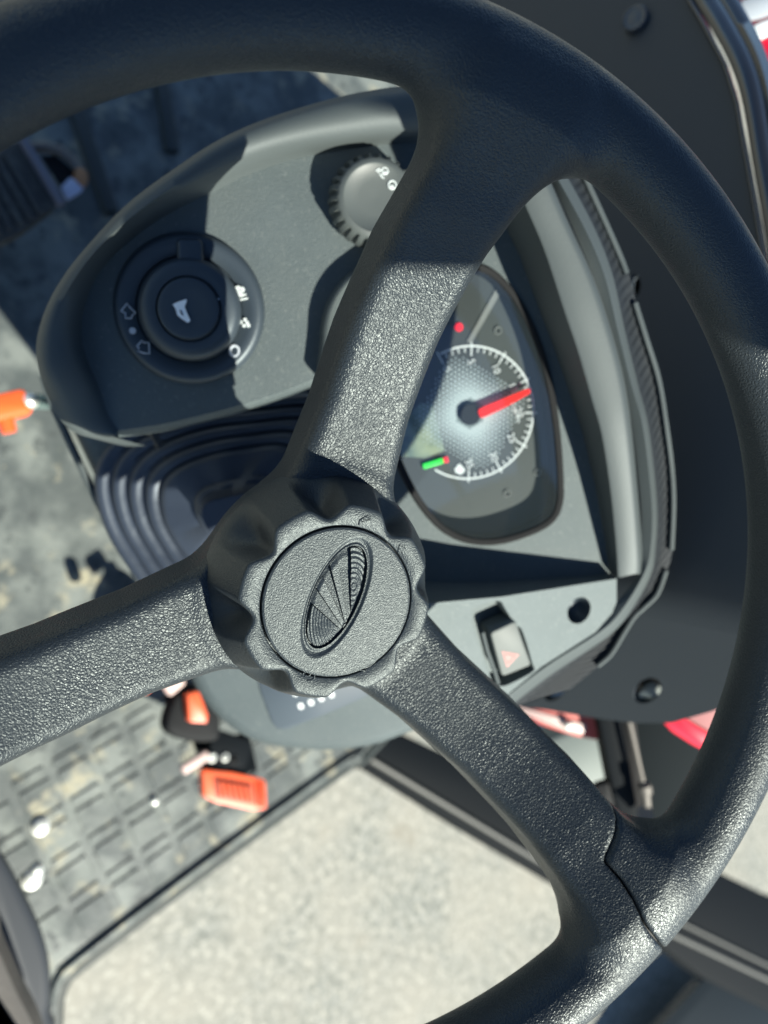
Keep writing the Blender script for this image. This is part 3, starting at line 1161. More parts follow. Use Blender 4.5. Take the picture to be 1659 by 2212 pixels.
mb = MB()
arc_band(mb, 0.0366, 0.0377, -122, 118, GH + 0.0002)
mb.build("scale_ring", white_m, clus)
for i in range(8):
    t = math.radians(118 - 30 * i + 2)
    mb = MB()
    a_, b_ = 0.0318, 0.0392
    c_, s_ = math.cos(t), math.sin(t)
    w_ = 0.0004
    V = [G_.pt(GC[0] + r * c_ - o_ * s_, GC[1] + r * s_ + o_ * c_, GH + 0.0004) for r, o_ in ((a_, -w_), (b_, -w_), (b_, w_), (a_, w_))]
    mb.add(V, [(0, 1, 2, 3)], False)
    mb.build("scale_tick", white_m, clus)
    mb = MB()
    rr_ = 0.0285
    text_mesh(mb, G_, (GC[0] + rr_ * c_, GC[1] + rr_ * s_), str(i * 5), 0.0058, math.radians(22 - 90), GH + 0.0005)
    mb.build("scale_number", white_m, clus)
mb = MB()
for i in range(36):
    if i % 5 == 0:
        continue
    t = math.radians(120 - 6 * i)
    c_, s_ = math.cos(t), math.sin(t)
    V = [G_.pt(GC[0] + r * c_ - o_ * s_, GC[1] + r * s_ + o_ * c_, GH + 0.0004) for r, o_ in ((0.0338, -0.0003), (0.0364, -0.0003), (0.0364, 0.0003), (0.0338, 0.0003))]
    mb.add(V, [(0, 1, 2, 3)], False)
tag(mb.build("minor_ticks", white_m, clus), kind="stuff")
mb = MB()
text_mesh(mb, G_, G_.uv(*SC8(1095, 880), GH), "x100r/min", 0.0030, math.radians(22 - 90), GH + 0.0007)
mb.build("unit_text", white_m, clus)
# halftone dots round the hub
mb = MB()
sp = 0.00255
for i in range(-14, 15):
    for j in range(-14, 15):
        x = (i + 0.5 * (j % 2)) * sp
        y = j * sp * 0.866
        a_ = math.radians(30)
        X = x * math.cos(a_) - y * math.sin(a_)
        Y = x * math.sin(a_) + y * math.cos(a_)
        r = math.hypot(X, Y)
        th_ = math.atan2(Y, X)
        rm = 0.0290 - 0.0035 * math.cos(4 * (th_ - math.radians(62))) - 0.001 * math.cos(2 * (th_ - math.radians(60)))
        if r < 0.0085 or r > rm:
            continue
        k = (r - 0.0085) / (rm - 0.0085)
        rad = 0.00105 * (1 - k) ** 0.8 + 0.00042
        c = G_.pt(GC[0] + X, GC[1] + Y, GH + 0.0002)
        n_ = 8
        V = [c + G_.ux * rad * math.cos(2 * math.pi * q / n_) + G_.uy * rad * math.sin(2 * math.pi * q / n_) for q in range(n_)]
        mb.add(V, [tuple(range(n_))], False)
tag(mb.build("halftone_dots", mat("dot_print", (0.46, 0.54, 0.56), 0.5), clus), kind="stuff")
mb = MB()
disc_prof(mb, G_, GC, [(0.0093, GH), (0.0093, GH + 0.00015)], 40)
mb.build("dial_centre", dialin_m, clus)
mb = MB()
disc_prof(mb, G_, G_.uv(1016, 895, -0.002), [(0.0062, GH), (0.0062, -0.0018), (0.0056, -0.0012), (0.0030, -0.0012)], 40)
mb.build("needle_hub", seal_m, clus)
mb = MB()
nb = [(1033, 890), (1037, 899), (1044, 902), (1090, 880), (1140, 852), (1146, 846), (1143, 840), (1136, 841), (1085, 862), (1038, 882)]
U_ = px_outline(G_, nb, 0.0, 40, True)
shell(mb, G_, U_, [(0.0002, -0.0008), (0, -0.0004), (0, 0.0002), (0.0003, 0.0006)], cap_first=True)
mb.build("gauge_needle", needle_m, clus)
mb = MB()
bar(mb, G_.at(*SC8(345, 1322), -0.003), G_.at(*SC8(508, 1272), -0.003), 0.0030, 0.0010, G_.n)
mb.build("green_segment", greenlamp_m, clus)
mb = MB()
bar(mb, G_.at(*SC8(512, 1272), -0.003), G_.at(*SC8(548, 1262), -0.003), 0.0032, 0.0010, G_.n)
mb.build("red_segment", redlamp_m, clus)
mb = MB()
disc_prof(mb, G_, G_.uv(991, 707, -0.004), [(0.0023, -0.0041), (0.0023, -0.0034)], 24)
mb.build("red_indicator", redlamp_m, clus)
flat_icon("cluster_divider", G_, [[(1078, 612), (1090, 618), (1018, 742), (1008, 738)]], -0.0040, faint_m, clus)
for c8 in [(955, 210), (1280, 1370), (1030, 1540)]:
    mb = MB()
    cc = G_.uv(*SC8(*c8), -0.004)
    a_ = np.linspace(0, 2 * math.pi, 13)
    tube(mb, [G_.pt(cc[0] + 0.0019 * math.cos(t), cc[1] + 0.0019 * math.sin(t), -0.0038) for t in a_], 0.0004, 5)
    mb.build("warning_symbol", faint_m, clus)
flat_icon("temperature_symbol", G_, [[SC8(*p) for p in [(600, 1340), (640, 1295), (690, 1350), (655, 1388), (610, 1372)]]], -0.0039, white_m, clus)
flat_icon("display_window", G_, [[SC8(*p) for p in [(140, 1000), (320, 800), (420, 820), (520, 1190), (360, 1250), (170, 1240)]]], -0.0042, lcd_m, clus)

# ---- hood over the cluster, right side
P2 = [(1095, 200, 38), (1140, 320, 38), (1174, 383, 37.5), (1216, 478, 36), (1264, 582, 34), (1300, 680, 32), (1335, 805, 29), (1354, 924, 26), (1370, 1090, 19), (1377, 1190, 14.5), (1377, 1240, 11)]
P2 = LIFT(P2)
r1_ = row(D, ridge_in)
foot = [np.array(p) - D.n * ((np.array(p) - D.o) @ D.n - CH + 0.002) for p in r1_]
mb = MB()
strips3(mb, [foot, row(D, ridge_in, dh=-0.002), row(D, ridge_in, dx=3, dh=-0.0003), row(D, ridge_in, dx=9, dh=0.0004), row(D, P2, dx=-7, dh=0.0004), row(D, P2), row(D, P2, dx=5, dh=-0.0015), row(D, P2, dx=10, dy=-2, dh=-0.008)])
mb.build("cluster_hood", trim_m, dash, angle=50)
# ---- second rail that runs on round the lower corner
Q1 = [(1120, 195, 30), (1165, 318, 30), (1198, 374, 30), (1264, 496, 29), (1306, 597, 27), (1335, 716, 25), (1365, 835, 22.5), (1389, 924, 20), (1408, 1087, 14), (1406, 1180, 10.5), (1392, 1238, 8.5), (1342, 1320, 8), (1292, 1368, 8), (1180, 1440, 9), (1075, 1520, 11)]
Q0 = [(1105, 198, 26), (1152, 322, 26), (1186, 380, 26), (1240, 498, 25), (1283, 602, 24), (1315, 718, 22), (1346, 838, 19), (1366, 926, 16), (1384, 1088, 10), (1384, 1180, 7), (1378, 1240, 5), (1333, 1300, 5), (1288, 1350, 5), (1170, 1425, 6), (1066, 1505, 8)]
Q2 = [(1136, 188, 20), (1182, 308, 20), (1213, 360, 20), (1280, 484, 19), (1322, 590, 17), (1349, 710, 15), (1378, 830, 12), (1401, 922, 10), (1419, 1085, 4), (1416, 1184, 1), (1404, 1246, -1), (1354, 1332, -2), (1304, 1382, -2), (1190, 1458, -2), (1084, 1540, 0)]
Q0, Q1, Q2 = LIFT(Q0), LIFT(Q1), LIFT(Q2)
mb = MB()
strips3(mb, [row(D, Q0, 140), row(D, Q1, 140, dx=-4, dy=-2, dh=-0.0006), row(D, Q1, 140), row(D, Q1, 140, dx=4, dy=2, dh=-0.0012), row(D, Q2, 140)])
mb.build("edge_rail", trim_m, dash, angle=50)
# ---- ribbed bellows strip and its outer bead
B1 = [(1180, 180, 10), (1222, 290, 10), (1268, 388, 10), (1310, 478, 9), (1358, 591, 8), (1374, 654, 7), (1398, 731, 6), (1424, 820, 4), (1441, 924, 2), (1455, 1087, -3), (1452, 1190, -6), (1440, 1235, -8), (1420, 1284, -9), (1369, 1336, -9), (1320, 1412, -9), (1230, 1490, -9)]
mb = MB()
b0 = row(D, Q2, 400)
b1 = row(D, [(x, y, h - 3) for x, y, h in B1], 400)
rows = []
for j in range(5):
    k = j / 4
    rows.append([np.array(p) * (1 - k) + np.array(q) * k + D.n * ((0.0003 if (i // 3) % 2 else -0.0002) * (1 if 0 < j < 4 else 0) - 0.002 * math.sin(math.pi * k)) for i, (p, q) in enumerate(zip(b0, b1))])
strips3(mb, rows)
mb.build("ribbed_strip", rubber_m, dash, angle=20)
for seg_ in ([(1180, 180, 11), (1222, 285, 11), (1264, 385, 11), (1306, 478, 10), (1340, 556, 9), (1353, 591, 9)],
             [(1371, 654, 8), (1395, 731, 7), (1422, 820, 5), (1439, 924, 3), (1450, 1010, 0), (1454, 1087, -2), (1450, 1187, -5)],
             [(1438, 1232, -7), (1419, 1282, -8), (1390, 1312, -8), (1369, 1332, -8), (1345, 1370, -8), (1319, 1412, -8), (1290, 1438, -8)]):
    mb = MB()
    P = row(D, [(x, y, h - 2) for x, y, h in seg_], 40)
    tube(mb, P, 0.0017, 8)
    mb.build("outer_bead", trim_m, dash)

# ---- lower dash face with hazard button
A3, B3, C3 = D.at(1332, 1250, 0.0072), D.at(930, 1303, 0.037), D.at(1080, 1515, 0.012)
nLF = unit(np.cross(B3 - A3, C3 - A3))
if nLF @ (CAM - A3) < 0:
    nLF = -nLF
LF = Frame(A3, nLF, D.ux)
lf_px = [(1332, 1250), (1332, 1300), (1322, 1325), (1286, 1366), (1170, 1440), (1075, 1518), (1010, 1560), (900, 1520), (780, 1380), (760, 1320), (860, 1308), (930, 1303), (1085, 1289)]
hz = [(1018, 1330), (1036, 1308), (1078, 1298), (1090, 1312), (1112, 1348), (1128, 1362), (1150, 1432), (1152, 1450), (1100, 1478), (1082, 1482), (1066, 1478), (1052, 1440)]
HU = px_outline(LF, hz, 0, 80)
pc = LF.uv(1251, 1319, 0)
PU = circ(1, 40) * [0.0078, 0.0090]
PU = PU @ np.array([[math.cos(0.5), math.sin(0.5)], [-math.sin(0.5), math.cos(0.5)]]) + pc
mb = MB()
plate(mb, LF, [tuple(p) for p in px_outline(LF, lf_px, 0, 10, False)], [[tuple(p) for p in HU], [tuple(p) for p in PU]], h=0)
top_e = [(1332, 1250, 0), (1085, 1289, 0), (930, 1303, 0), (860, 1308, 0), (760, 1320, 0)]
te = row(LF, top_e, 30, curve=False)
ft = [np.array(p) - D.n * ((np.array(p) - D.o) @ D.n - CH + 0.002) for p in te]
strips3(mb, [te, ft])
be = [(1332, 1300, 0), (1322, 1325, 0), (1286, 1366, 0), (1170, 1440, 0), (1075, 1518, 0), (1010, 1560, 0)]
bt = row(LF, be, 40, curve=False)
strips3(mb, [bt, [np.array(p) - LF.n * 0.004 + c2w([0.001, 0.001, 0]) for p in bt]])
shell(mb, LF, HU, [(0, 0), (0.0006, -0.0014), (0.0010, -0.009)])
low = mb.build("lower_panel", dash_m, dash, angle=30)
mb = MB()
V, nn_ = [], 40
prof = [(1.0, 0.0), (0.97, -0.0012), (0.90, -0.0040), (0.72, -0.0075), (0.45, -0.0095), (0.01, -0.0100)]
for s_, h in prof:
    for q in PU:
        p = (q - pc) * s_ + pc
        V.append(LF.pt(p[0], p[1], h))
mb.add(V, [(j * nn_ + i, j * nn_ + (i + 1) % nn_, (j + 1) * nn_ + (i + 1) % nn_, (j + 1) * nn_ + i) for j in range(5) for i in range(nn_)])
mb.build("round_dimple", switch_m, low)
hbF = Frame(LF.pt(*LF.uv(1108, 1416, 0.004), 0), LF.n, LF.ux)
HB = px_outline(LF, [(1060, 1368), (1116, 1342), (1150, 1438), (1086, 1464)], 0.004, 4, False)
R = []
for i in range(4):
    p0, p1, p2 = HB[i - 1], HB[i], HB[(i + 1) % 4]
    a_, b_ = p1 + unit(p0 - p1) * 0.0028, p1 + unit(p2 - p1) * 0.0028
    for t in np.linspace(0, 1, 6):
        R.append((1 - t) ** 2 * a_ + 2 * t * (1 - t) * p1 + t * t * b_)
HB = np.array(R)
mb = MB()
shell(mb, LF, HB, [(-0.0002, -0.008), (0, 0.0022), (0.0004, 0.0032), (0.0012, 0.0036)])
hb = mb.build("hazard_button", button_m, dash)
T7 = lambda x, y: (932.6 + x * 0.3307, 1152 + y * 0.3307)
flat_icon("warning_triangle", LF, [[T7(455, 768), T7(572, 790), T7(490, 878)]], 0.0036, hazard_m, hb)
line_icon("triangle_inner_line", LF, [[T7(475, 790), T7(545, 800), T7(495, 850), T7(475, 790)]], 0.0039, button_m, hb, 0.0002)
mb = MB()
tube(mb, [LF.at(1042, 1365, 0.001), LF.at(1052, 1405, 0.001), LF.at(1068, 1450, 0.001), LF.at(1076, 1476, 0.001)], 0.0012, 8)
mb.build("button_surround", trim_m, hb)

# ==================================================================== column cover below the dash
CV = plane_c(560, 1350, 0.52, [0.12, 0.25, -1.0])
cover = thing("column_cover", CV.pt(0, 0, -0.5), "dark grey moulded cover round the steering column below the dashboard", "column cover")
cv_px = [(96, 820), (124, 890), (155, 955), (212, 1072), (290, 1222), (345, 1335), (384, 1425), (420, 1505), (475, 1572), (555, 1618), (680, 1636), (790, 1628), (880, 1600), (1000, 1550), (1090, 1480), (1080, 1300), (960, 1150), (800, 980), (640, 850), (400, 800), (200, 780)]
CU = px_outline(CV, cv_px, 0, 200)
mb = MB()
shell(mb, CV, CU, [(0.0, -0.14), (0.0, -0.018), (0.001, -0.010), (0.004, -0.0035), (0.009, -0.0005), (0.013, 0)])
mb.build("cover_body", dash_m, cover, angle=60)
pl = [(548, 1432), (566, 1500), (588, 1560), (600, 1573), (620, 1573), (700, 1542), (770, 1512), (860, 1470), (850, 1400), (700, 1380), (600, 1390)]
PUx = px_outline(CV, pl, 0, 7, False)
mb = MB()
shell(mb, CV, PUx, [(0, -0.001), (0, 0.0010), (0.0010, 0.0016)])
pp = mb.build("label_plate", mat("smooth_label_plate", (0.060, 0.078, 0.095), 0.45), cover)
for (x, y) in ((647, 1516), (669, 1508), (691, 1499), (713, 1491), (635, 1488)):
    mb = MB()
    u0 = CV.uv(x + 3, y + 9, 0.0016)
    U_ = rrect(0.0034, 0.0044, 0.0010)
    ca_, sa_ = math.cos(math.radians(20)), math.sin(math.radians(20))
    U_ = U_ @ np.array([[ca_, sa_], [-sa_, ca_]]) + u0
    shell(mb, CV, U_, [(0, 0.0014), (0, 0.0020)])
    mb.build("white_mark", white_m, pp)
mb = MB()
tube(mb, [CV.at(*p, 0.001) for p in [(92, 812), (118, 885), (150, 955), (208, 1078), (282, 1218), (330, 1310)]], 0.0024, 8)
mb.build("edge_bead", trim_m, cover)

# ---- rubber gaiter
GT = plane_c(500, 1080, 0.490, [0.12, 0.25, -1.0])
gt_px = [(205, 1040), (228, 975), (300, 920), (420, 880), (560, 860), (700, 850), (790, 900), (800, 1000), (760, 1120), (680, 1220), (560, 1290), (430, 1320), (330, 1290), (262, 1210), (220, 1130)]
GU = px_outline(GT, gt_px, 0, 160)
prof = []
h = 0.0
for k in range(4):
    d0 = k * 0.0105
    prof += [(d0, h), (d0 + 0.0012, h + 0.0030), (d0 + 0.0035, h + 0.0046), (d0 + 0.0065, h + 0.0044), (d0 + 0.0090, h + 0.0028)]
    h += 0.0035
prof += [(0.0440, h + 0.004), (0.0460, h + 0.0045), (0.0640, h + 0.0075), (0.0655, h + 0.012), (0.069, h + 0.013), (0.072, h + 0.030)]
mb = MB()
n_ = len(GU)
cg = GU.mean(0)
V = []
for d_, hh in prof:
    k = d_ / 0.088
    for q in GU:
        an_ = math.atan2(q[1] - cg[1], q[0] - cg[0])
        wob = 0.0007 * math.sin(3 * an_ + 40 * d_) + 0.0005 * math.sin(7 * an_ - 90 * d_)
        k2 = k + 0.010 * math.sin(2 * an_ + 60 * d_)
        V.append(GT.pt(*(q * (1 - k2) + cg * k2), hh + wob))
mb.add(V, [(j * n_ + i, j * n_ + (i + 1) % n_, (j + 1) * n_ + (i + 1) % n_, (j + 1) * n_ + i) for j in range(len(prof) - 1) for i in range(n_)] + [tuple((len(prof) - 1) * n_ + i for i in range(n_))])
gaiter = mb.build("rubber_gaiter", boot_m, None, loc=GT.pt(0, 0, -0.01), angle=60)
tag(gaiter, "black ribbed rubber gaiter under the steering wheel hub, below the switch housing", "gaiter")

# ==================================================================== bulkhead and engine side
nU = unit([-0.72, -0.12, -0.68])
eU = np.array([0.39, 0.07, 0.0])
eU[2] = -(nU[0] * eU[0] + nU[1] * eU[1]) / nU[2]
eU = unit(eU)
tU = unit(np.cross(eU, nU))
if tU @ SUN_C < 0:
    tU = -tU
nL = unit(nU * math.cos(math.radians(38)) + tU * math.sin(math.radians(38)))
BK = plane_c(1450, 1275, 0.488, nU)               # upper facet, turned away from the sun
BL = plane_c(1450, 1275, 0.488, nL)               # lower facet


def oval(F, cx, cy, rx, ry, an):
    t = np.linspace(0, 2 * math.pi, 33)[:-1]
    c_, s_ = math.cos(math.radians(an)), math.sin(math.radians(an))
    return [tuple(F.uv(cx + rx * math.cos(a_) * c_ - ry * math.sin(a_) * s_, cy + rx * math.cos(a_) * s_ + ry * math.sin(a_) * c_, 0)) for a_ in t]


bulk = thing("bulkhead_panel", BK.pt(0, 0, -0.4), "matt black flat panel between dashboard and bonnet, with plugged oval holes", "panel")
up_px = [(1040, -80), (1470, -80), (1530, 60), (1584, 190), (1612, 330), (1640, 480), (1665, 640), (1700, 800), (1740, 1000), (1770, 1262), (1450, 1205), (1240, 1167), (1000, 1124), (1000, 300)]
lo_px = [(1770, 1402), (1450, 1345), (1240, 1307), (1000, 1264), (1000, 1400), (1060, 1520), (1180, 1534), (1290, 1552), (1370, 1562), (1450, 1562), (1540, 1536), (1620, 1500), (1770, 1450)]
mb = MB()
plate(mb, BK, [tuple(p) for p in px_outline(BK, up_px, 0, 10, False)], [oval(BK, 1372, 616, 12, 24, 0)], h=0, depth=0.006)
plate(mb, BL, [tuple(p) for p in px_outline(BL, lo_px, 0, 10, False)], [oval(BL, 1197, 1492, 27, 19, -38), oval(BL, 1398, 1492, 33, 24, -38)], h=0, depth=0.006)
ua = [np.array(BK.at(x, y)) for x, y in linres([(1000, 1124), (1450, 1205), (1770, 1262)], 20)]
la = [np.array(BL.at(x, y)) for x, y in linres([(1000, 1264), (1450, 1345), (1770, 1402)], 20)]
ma = [np.array(BK.at(x, y)) for x, y in linres([(1000, 1194), (1450, 1275), (1770, 1332)], 20)]
strips3(mb, [[p * (1 - t) ** 2 + q * 2 * t * (1 - t) + r * t * t for p, q, r in zip(ua, ma, la)] for t in np.linspace(0, 1, 9)])
mb.build("panel", bulk_m, bulk, angle=30)
mb = MB()
plate(mb, BL, [tuple(p) for p in px_outline(BL, [(1140, 1450), (1460, 1440), (1460, 1540), (1290, 1534), (1150, 1518)], 0, 4, False)], h=-0.018, depth=0.002)
mb.build("hole_backing", seal_m, bulk)
mb = MB()
plate(mb, BK, [tuple(p) for p in px_outline(BK, [(1340, 580), (1400, 580), (1400, 660), (1340, 660)], 0, 4, False)], h=-0.018, depth=0.002)
mb.build("hole_backing", seal_m, bulk)
mb = MB()
disc_prof(mb, BL, BL.uv(1399, 1508, -0.006), [(0.0075, -0.016), (0.0074, -0.008), (0.0064, -0.005), (0.0042, -0.0045), (0.0037, -0.0062), (0.0001, -0.0062)], 28)
mb.build("plug", mat("grey_plug", (0.42, 0.46, 0.44), 0.4), bulk)
mb = MB()
pF = Frame(BK.at(1372, 40, 0.0045), c2w(unit([-0.55, 0.0, -0.8])))
disc_prof(mb, pF, (0, 0), [(0.0092, -0.006), (0.0090, 0.0010), (0.0080, 0.0018), (0.0050, 0.0010), (0.0034, 0.0015), (0.0001, 0.0012)], 40)
mb.build("plug", mat("dull_black_plug", (0.05, 0.06, 0.07), 0.35), bulk)

gp = [(1478, -60), (1497, 0), (1530, 55), (1575, 140), (1601, 223), (1622, 347), (1640, 447), (1656, 546), (1675, 680), (1700, 850)]
mb = MB()
r0 = [BK.at(x, y, 0.002) for x, y in gp]
tube(mb, [BK.at(x - 9, y, 0.004) for x, y in gp], 0.0016, 8)
nS = c2w(unit([0.14, 0.23, -1.0]))


def srow(dx, dy, h):
    out = []
    for x, y in spline(np.array(gp, float), 80, closed=False):
        f_ = Frame(BK.at(x, y, 0.002), nS)
        out.append(f_.at(x + dx, y + dy, h * 0.001))
    return out


gt1 = srow(2, 0, 1)
mid = srow(10, -4, 4.5)
mid2 = srow(27, -14, 6)
mid3 = srow(40, -22, 4.5)
gt4 = srow(46, -26, -2)
gt5 = srow(56, -34, 0)
gt6 = srow(72, -46, -10)
strips3(mb, [gt1, mid, mid2, mid3, gt4, gt5, gt6])
seal = mb.build("bonnet_seal", gloss_m, None, loc=BK.at(1600, 300, -0.02), angle=70)
tag(seal, "glossy black curved rubber seal along the edge of the matt black panel, top right", "seal")

HF = plane_c(1640, 100, 0.62, [-0.2, 0.2, -1.0])
hood = thing("red_bonnet", HF.at(1640, 100, -0.1), "red painted bonnet beyond the glossy seal in the top right corner", "bonnet")
slab("bonnet_skin", HF, [(1540, -60), (1800, -60), (1850, 400), (1850, 1200), (1720, 1200), (1690, 700), (1640, 300)], 0.02, red_m, hood, bev=0.004)
slab("white_reflection", HF, [(1610, 66), (1640, 48), (1720, 20), (1720, 45), (1650, 80), (1625, 95)], 0.004, white_m, hood, h=0.003)  # pale reflection on the hood built as a strip
slab("grey_reflection", HF, [(1600, 0), (1640, -10), (1720, -20), (1720, 10), (1640, 40), (1612, 44)], 0.004, grey_print, hood, h=0.0025)  # grey part of the same built-in hood reflection

# engine-side pieces under the panel, seen between spoke and rim
EF = plane_c(1380, 1650, 0.72, [0.0, 0.2, -1.0])
side = thing("engine_side_frame", EF.pt(0, 0, -0.3), "black frame post and cover under the matt black panel, right of the lower spoke", "frame")
slab("post", EF, [(1278, 1480), (1332, 1480), (1392, 1830), (1345, 1830)], 0.03, black_m, side, bev=0.003)
slab("inner_post", EF, [(1338, 1480), (1362, 1480), (1412, 1830), (1380, 1830)], 0.02, mat("brown_black_paint", (0.018, 0.017, 0.017), 0.6, spec=0.2), side, bev=0.002, h=-0.012)
slab("side_cover", EF, [(1350, 1480), (1445, 1500), (1500, 1590), (1540, 1660), (1480, 1850), (1400, 1850)], 0.02, mat("matt_side_cover", (0.008, 0.012, 0.014), 0.8, spec=0.1), side, bev=0.003, h=-0.035)
slab("link_plate", EF, [(1285, 1700), (1315, 1690), (1330, 1740), (1302, 1770), (1290, 1745)], 0.01, seal_m, side, bev=0.002, h=0.002)
mb = MB()
tube(mb, [EF.at(1346, 1500, 0.012), EF.at(1394, 1712, 0.012)], 0.0022, 10)
strut = mb.build("gas_strut", steel_m, None, loc=EF.at(1394, 1770, 0))
tag(strut, "thin grey strut rod in front of the black frame post", "strut")
mb = MB()
tube(mb, [EF.at(1391, 1695, 0.012), EF.at(1395, 1712, 0.012)], 0.0062, 10)
tube(mb, [EF.at(1394, 1712, 0.012), EF.at(1398, 1752, 0.012)], 0.0042, 10)
tube(mb, [EF.at(1394, 1758, 0.006), EF.at(1394, 1758, 0.018)], 0.0075, 12)
mb.build("end_fitting", steel_m, strut)
fen = thing("red_side_panel", EF.at(1490, 1590, -0.05), "red and pale pink body panel below the matt black panel, left of the wheel rim", "body panel")
slab("red_edge", EF, [(1425, 1530), (1452, 1533), (1500, 1565), (1560, 1600), (1560, 1640), (1500, 1612), (1450, 1580), (1428, 1555)], 0.008, mat("bright_red_edge", (0.85, 0.02, 0.05), 0.35), fen, bev=0.002)
slab("pale_face", EF, [(1452, 1533), (1600, 1480), (1600, 1640), (1560, 1600), (1500, 1565)], 0.006, pinkglass_m, fen, bev=0.001, h=-0.004)
rl = thing("red_rimmed_strip", EF.at(1220, 1560, -0.05), "pale pink strip with red rim and silver screw, beside the lower spoke", "strip")  # red hood bottom and its reflections drawn as coloured slabs
slab("strip_body", EF, [(1060, 1500), (1290, 1540), (1292, 1600), (1240, 1590), (1165, 1565), (1140, 1545)], 0.006, mat("red_strip_rim", (0.50, 0.10, 0.08), 0.5), rl, bev=0.001, h=-0.02)
slab("strip_face", EF, [(1060, 1510), (1268, 1566), (1262, 1586), (1230, 1584), (1172, 1560), (1140, 1545)], 0.006, mat("milky_pink", (0.50, 0.36, 0.33), 0.4), rl, bev=0.001, h=-0.018)
mb = MB()
disc_prof(mb, EF, EF.uv(1228, 1568, -0.014), [(0.0042, -0.018), (0.0040, -0.0135), (0.0025, -0.012), (0.0001, -0.0118)], 20)
mb.build("screw", zinc_m, rl)
AX = plane_c(1220, 1660, 1.15, [0.0, 0.1, -1.0])
ax_ = slab("axle_casting", AX, [(1080, 1660), (1180, 1600), (1330, 1540), (1420, 1600), (1420, 1760), (1320, 1730), (1230, 1760), (1120, 1800)], 0.06, grey_body, None, bev=0.012)
tag(ax_, "grey green casting lying low between the lower spoke and the black post", "casting")

# ==================================================================== platform, rail, ground
PZ = 0.72
PF = level(PZ)
plat = thing("foot_platform", [*PF.at(300, 1700)[:2], 0.55], "grey rubber covered foot platform, dusty, to the left and below the wheel", "platform")
pf_px = [(-900, 2500), (40, 2500), (108, 2330), (118, 2215), (122, 2160), (135, 2122), (170, 2085), (420, 1895), (745, 1658), (775, 1648), (800, 1600), (1000, 1300), (1000, 600), (700, -300), (-900, -300)]
PU_ = px_outline(PF, pf_px, 0, 10, False)
mb = MB()
plate(mb, PF, [tuple(p) for p in PU_], h=0, depth=0.05)
mb.build("rubber_mat", mat_m, plat, angle=30)
ed = [(112, 2330), (120, 2215), (124, 2160), (137, 2124), (172, 2087), (420, 1897), (745, 1660), (772, 1650), (792, 1630), (830, 1590)]
for off, hh_, rr_, mm in ((0, -0.010, 0.0085, edge_m), (-13, 0.003, 0.0045, mat_m)):
    mb = MB()
    P = [PF.at(x + off * 0.6, y + off * 0.8, hh_) for x, y in spline(np.array(ed, float), 80, closed=False)]
    tube(mb, P, rr_, 8)
    mb.build("edge_trim", mm, plat)
eA = PF.at(170, 2085)
eB = PF.at(745, 1658)
dE = unit(eB - eA)
dG = unit(np.cross([0, 0, 1], dE))               # towards the tractor's centre line
blk_me = None
for (w0, w1, c0, c1) in ((0.030, 0.061, 0, 13), (0.068, 0.078, -1, 13), (0.085, 0.116, -1, 12), (0.123, 0.133, -1, 11), (0.140, 0.171, -1, 9), (0.178, 0.188, -1, 8), (0.195, 0.226, -1, 7), (0.233, 0.243, 0, 5)):
    for k in range(c0, c1):
        mb = MB()
        o_ = 0.020 + 0.0485 * k + rng.uniform(-0.0006, 0.0006)
        ctr_ = eA + dE * (o_ + 0.0190) + dG * (w0 + w1) / 2
        f_ = Frame(ctr_, [0, 0, 1], dE)
        U_ = rrect(0.0385, w1 - w0, 0.0025, 3)
        shell(mb, f_, U_, [(0, -0.001), (0.0005, 0.0018), (0.0011, 0.0023)], smooth=False)
        mb.build("tread_block", mat_m, plat, angle=10)
for (x, y, r) in ((88, 1786, 0.0085), (70, 1900, 0.0095), (80, 1881, 0.006), (334, 1731, 0.004)):
    mb = MB()
    f_ = Frame(PF.at(x, y, 0.004), [0, 0, 1], [1, 0, 0])
    disc_prof(mb, f_, (0, 0), [(r * 1.25, -0.004), (r * 1.25, -0.001), (r, 0), (r, 0.002), (r * 0.75, 0.0035), (r * 0.3, 0.004)], 20)
    mb.build("bolt", zinc_m, plat)

# ground
GN = thing("ground", (0, 0, 0), None, None)
COL.objects.unlink(GN)
bpy.data.objects.remove(GN)
mb = MB()
N_ = 24
xs = np.linspace(-60, 60, N_ + 1)
mb.add([(x, y, 0) for x in xs for y in xs], [(i * (N_ + 1) + j, (i + 1) * (N_ + 1) + j, (i + 1) * (N_ + 1) + j + 1, i * (N_ + 1) + j + 1) for i in range(N_) for j in range(N_)], False)
tag(mb.build("ground", conc_m), kind="structure")

highlight_grey = mat("rail_highlight", (0.06, 0.062, 0.055), 0.55)
RL = level(0.50)
rail = thing("frame_rail", [*RL.at(1100, 1800)[:2], 0.35], "black painted frame rail with a drawn-on ridge, crossing behind the lower spoke over the concrete", "rail")
slab("rail_body", RL, [(772, 1646), (1000, 1790), (1300, 1968), (1435, 2048), (1520, 2112), (1900, 2300), (1900, 2020), (1650, 1930), (1555, 1884), (1300, 1790), (840, 1570)], 0.06, black_m, rail, bev=0.006)
for a_, b_, r in (((800, 1640), (1180, 1870), 0.006), ((1400, 1958), (1665, 2088), 0.005), ((1440, 2012), (1900, 2230), 0.007)):  # grey highlight along the rail drawn as paler tubes
    mb = MB()
    tube(mb, [RL.at(*a_, 0.004), RL.at(*b_, 0.004)], r, 8)
    mb.build("highlight", highlight_grey, rail)
stp_ = thing("step_plate", [*RL.at(1600, 2160)[:2], 0.3], "dark step plate with a knurled edge in the lower right corner", "step")
SPp = level(0.10)
slab("plate", SPp, [(1514, 2122), (1385, 2260), (1300, 2400), (1900, 2500), (1950, 2250), (1600, 2060)], 0.02, mat("navy_black_plate", (0.006, 0.012, 0.018), 0.7, spec=0.12), stp_, bev=0.003)
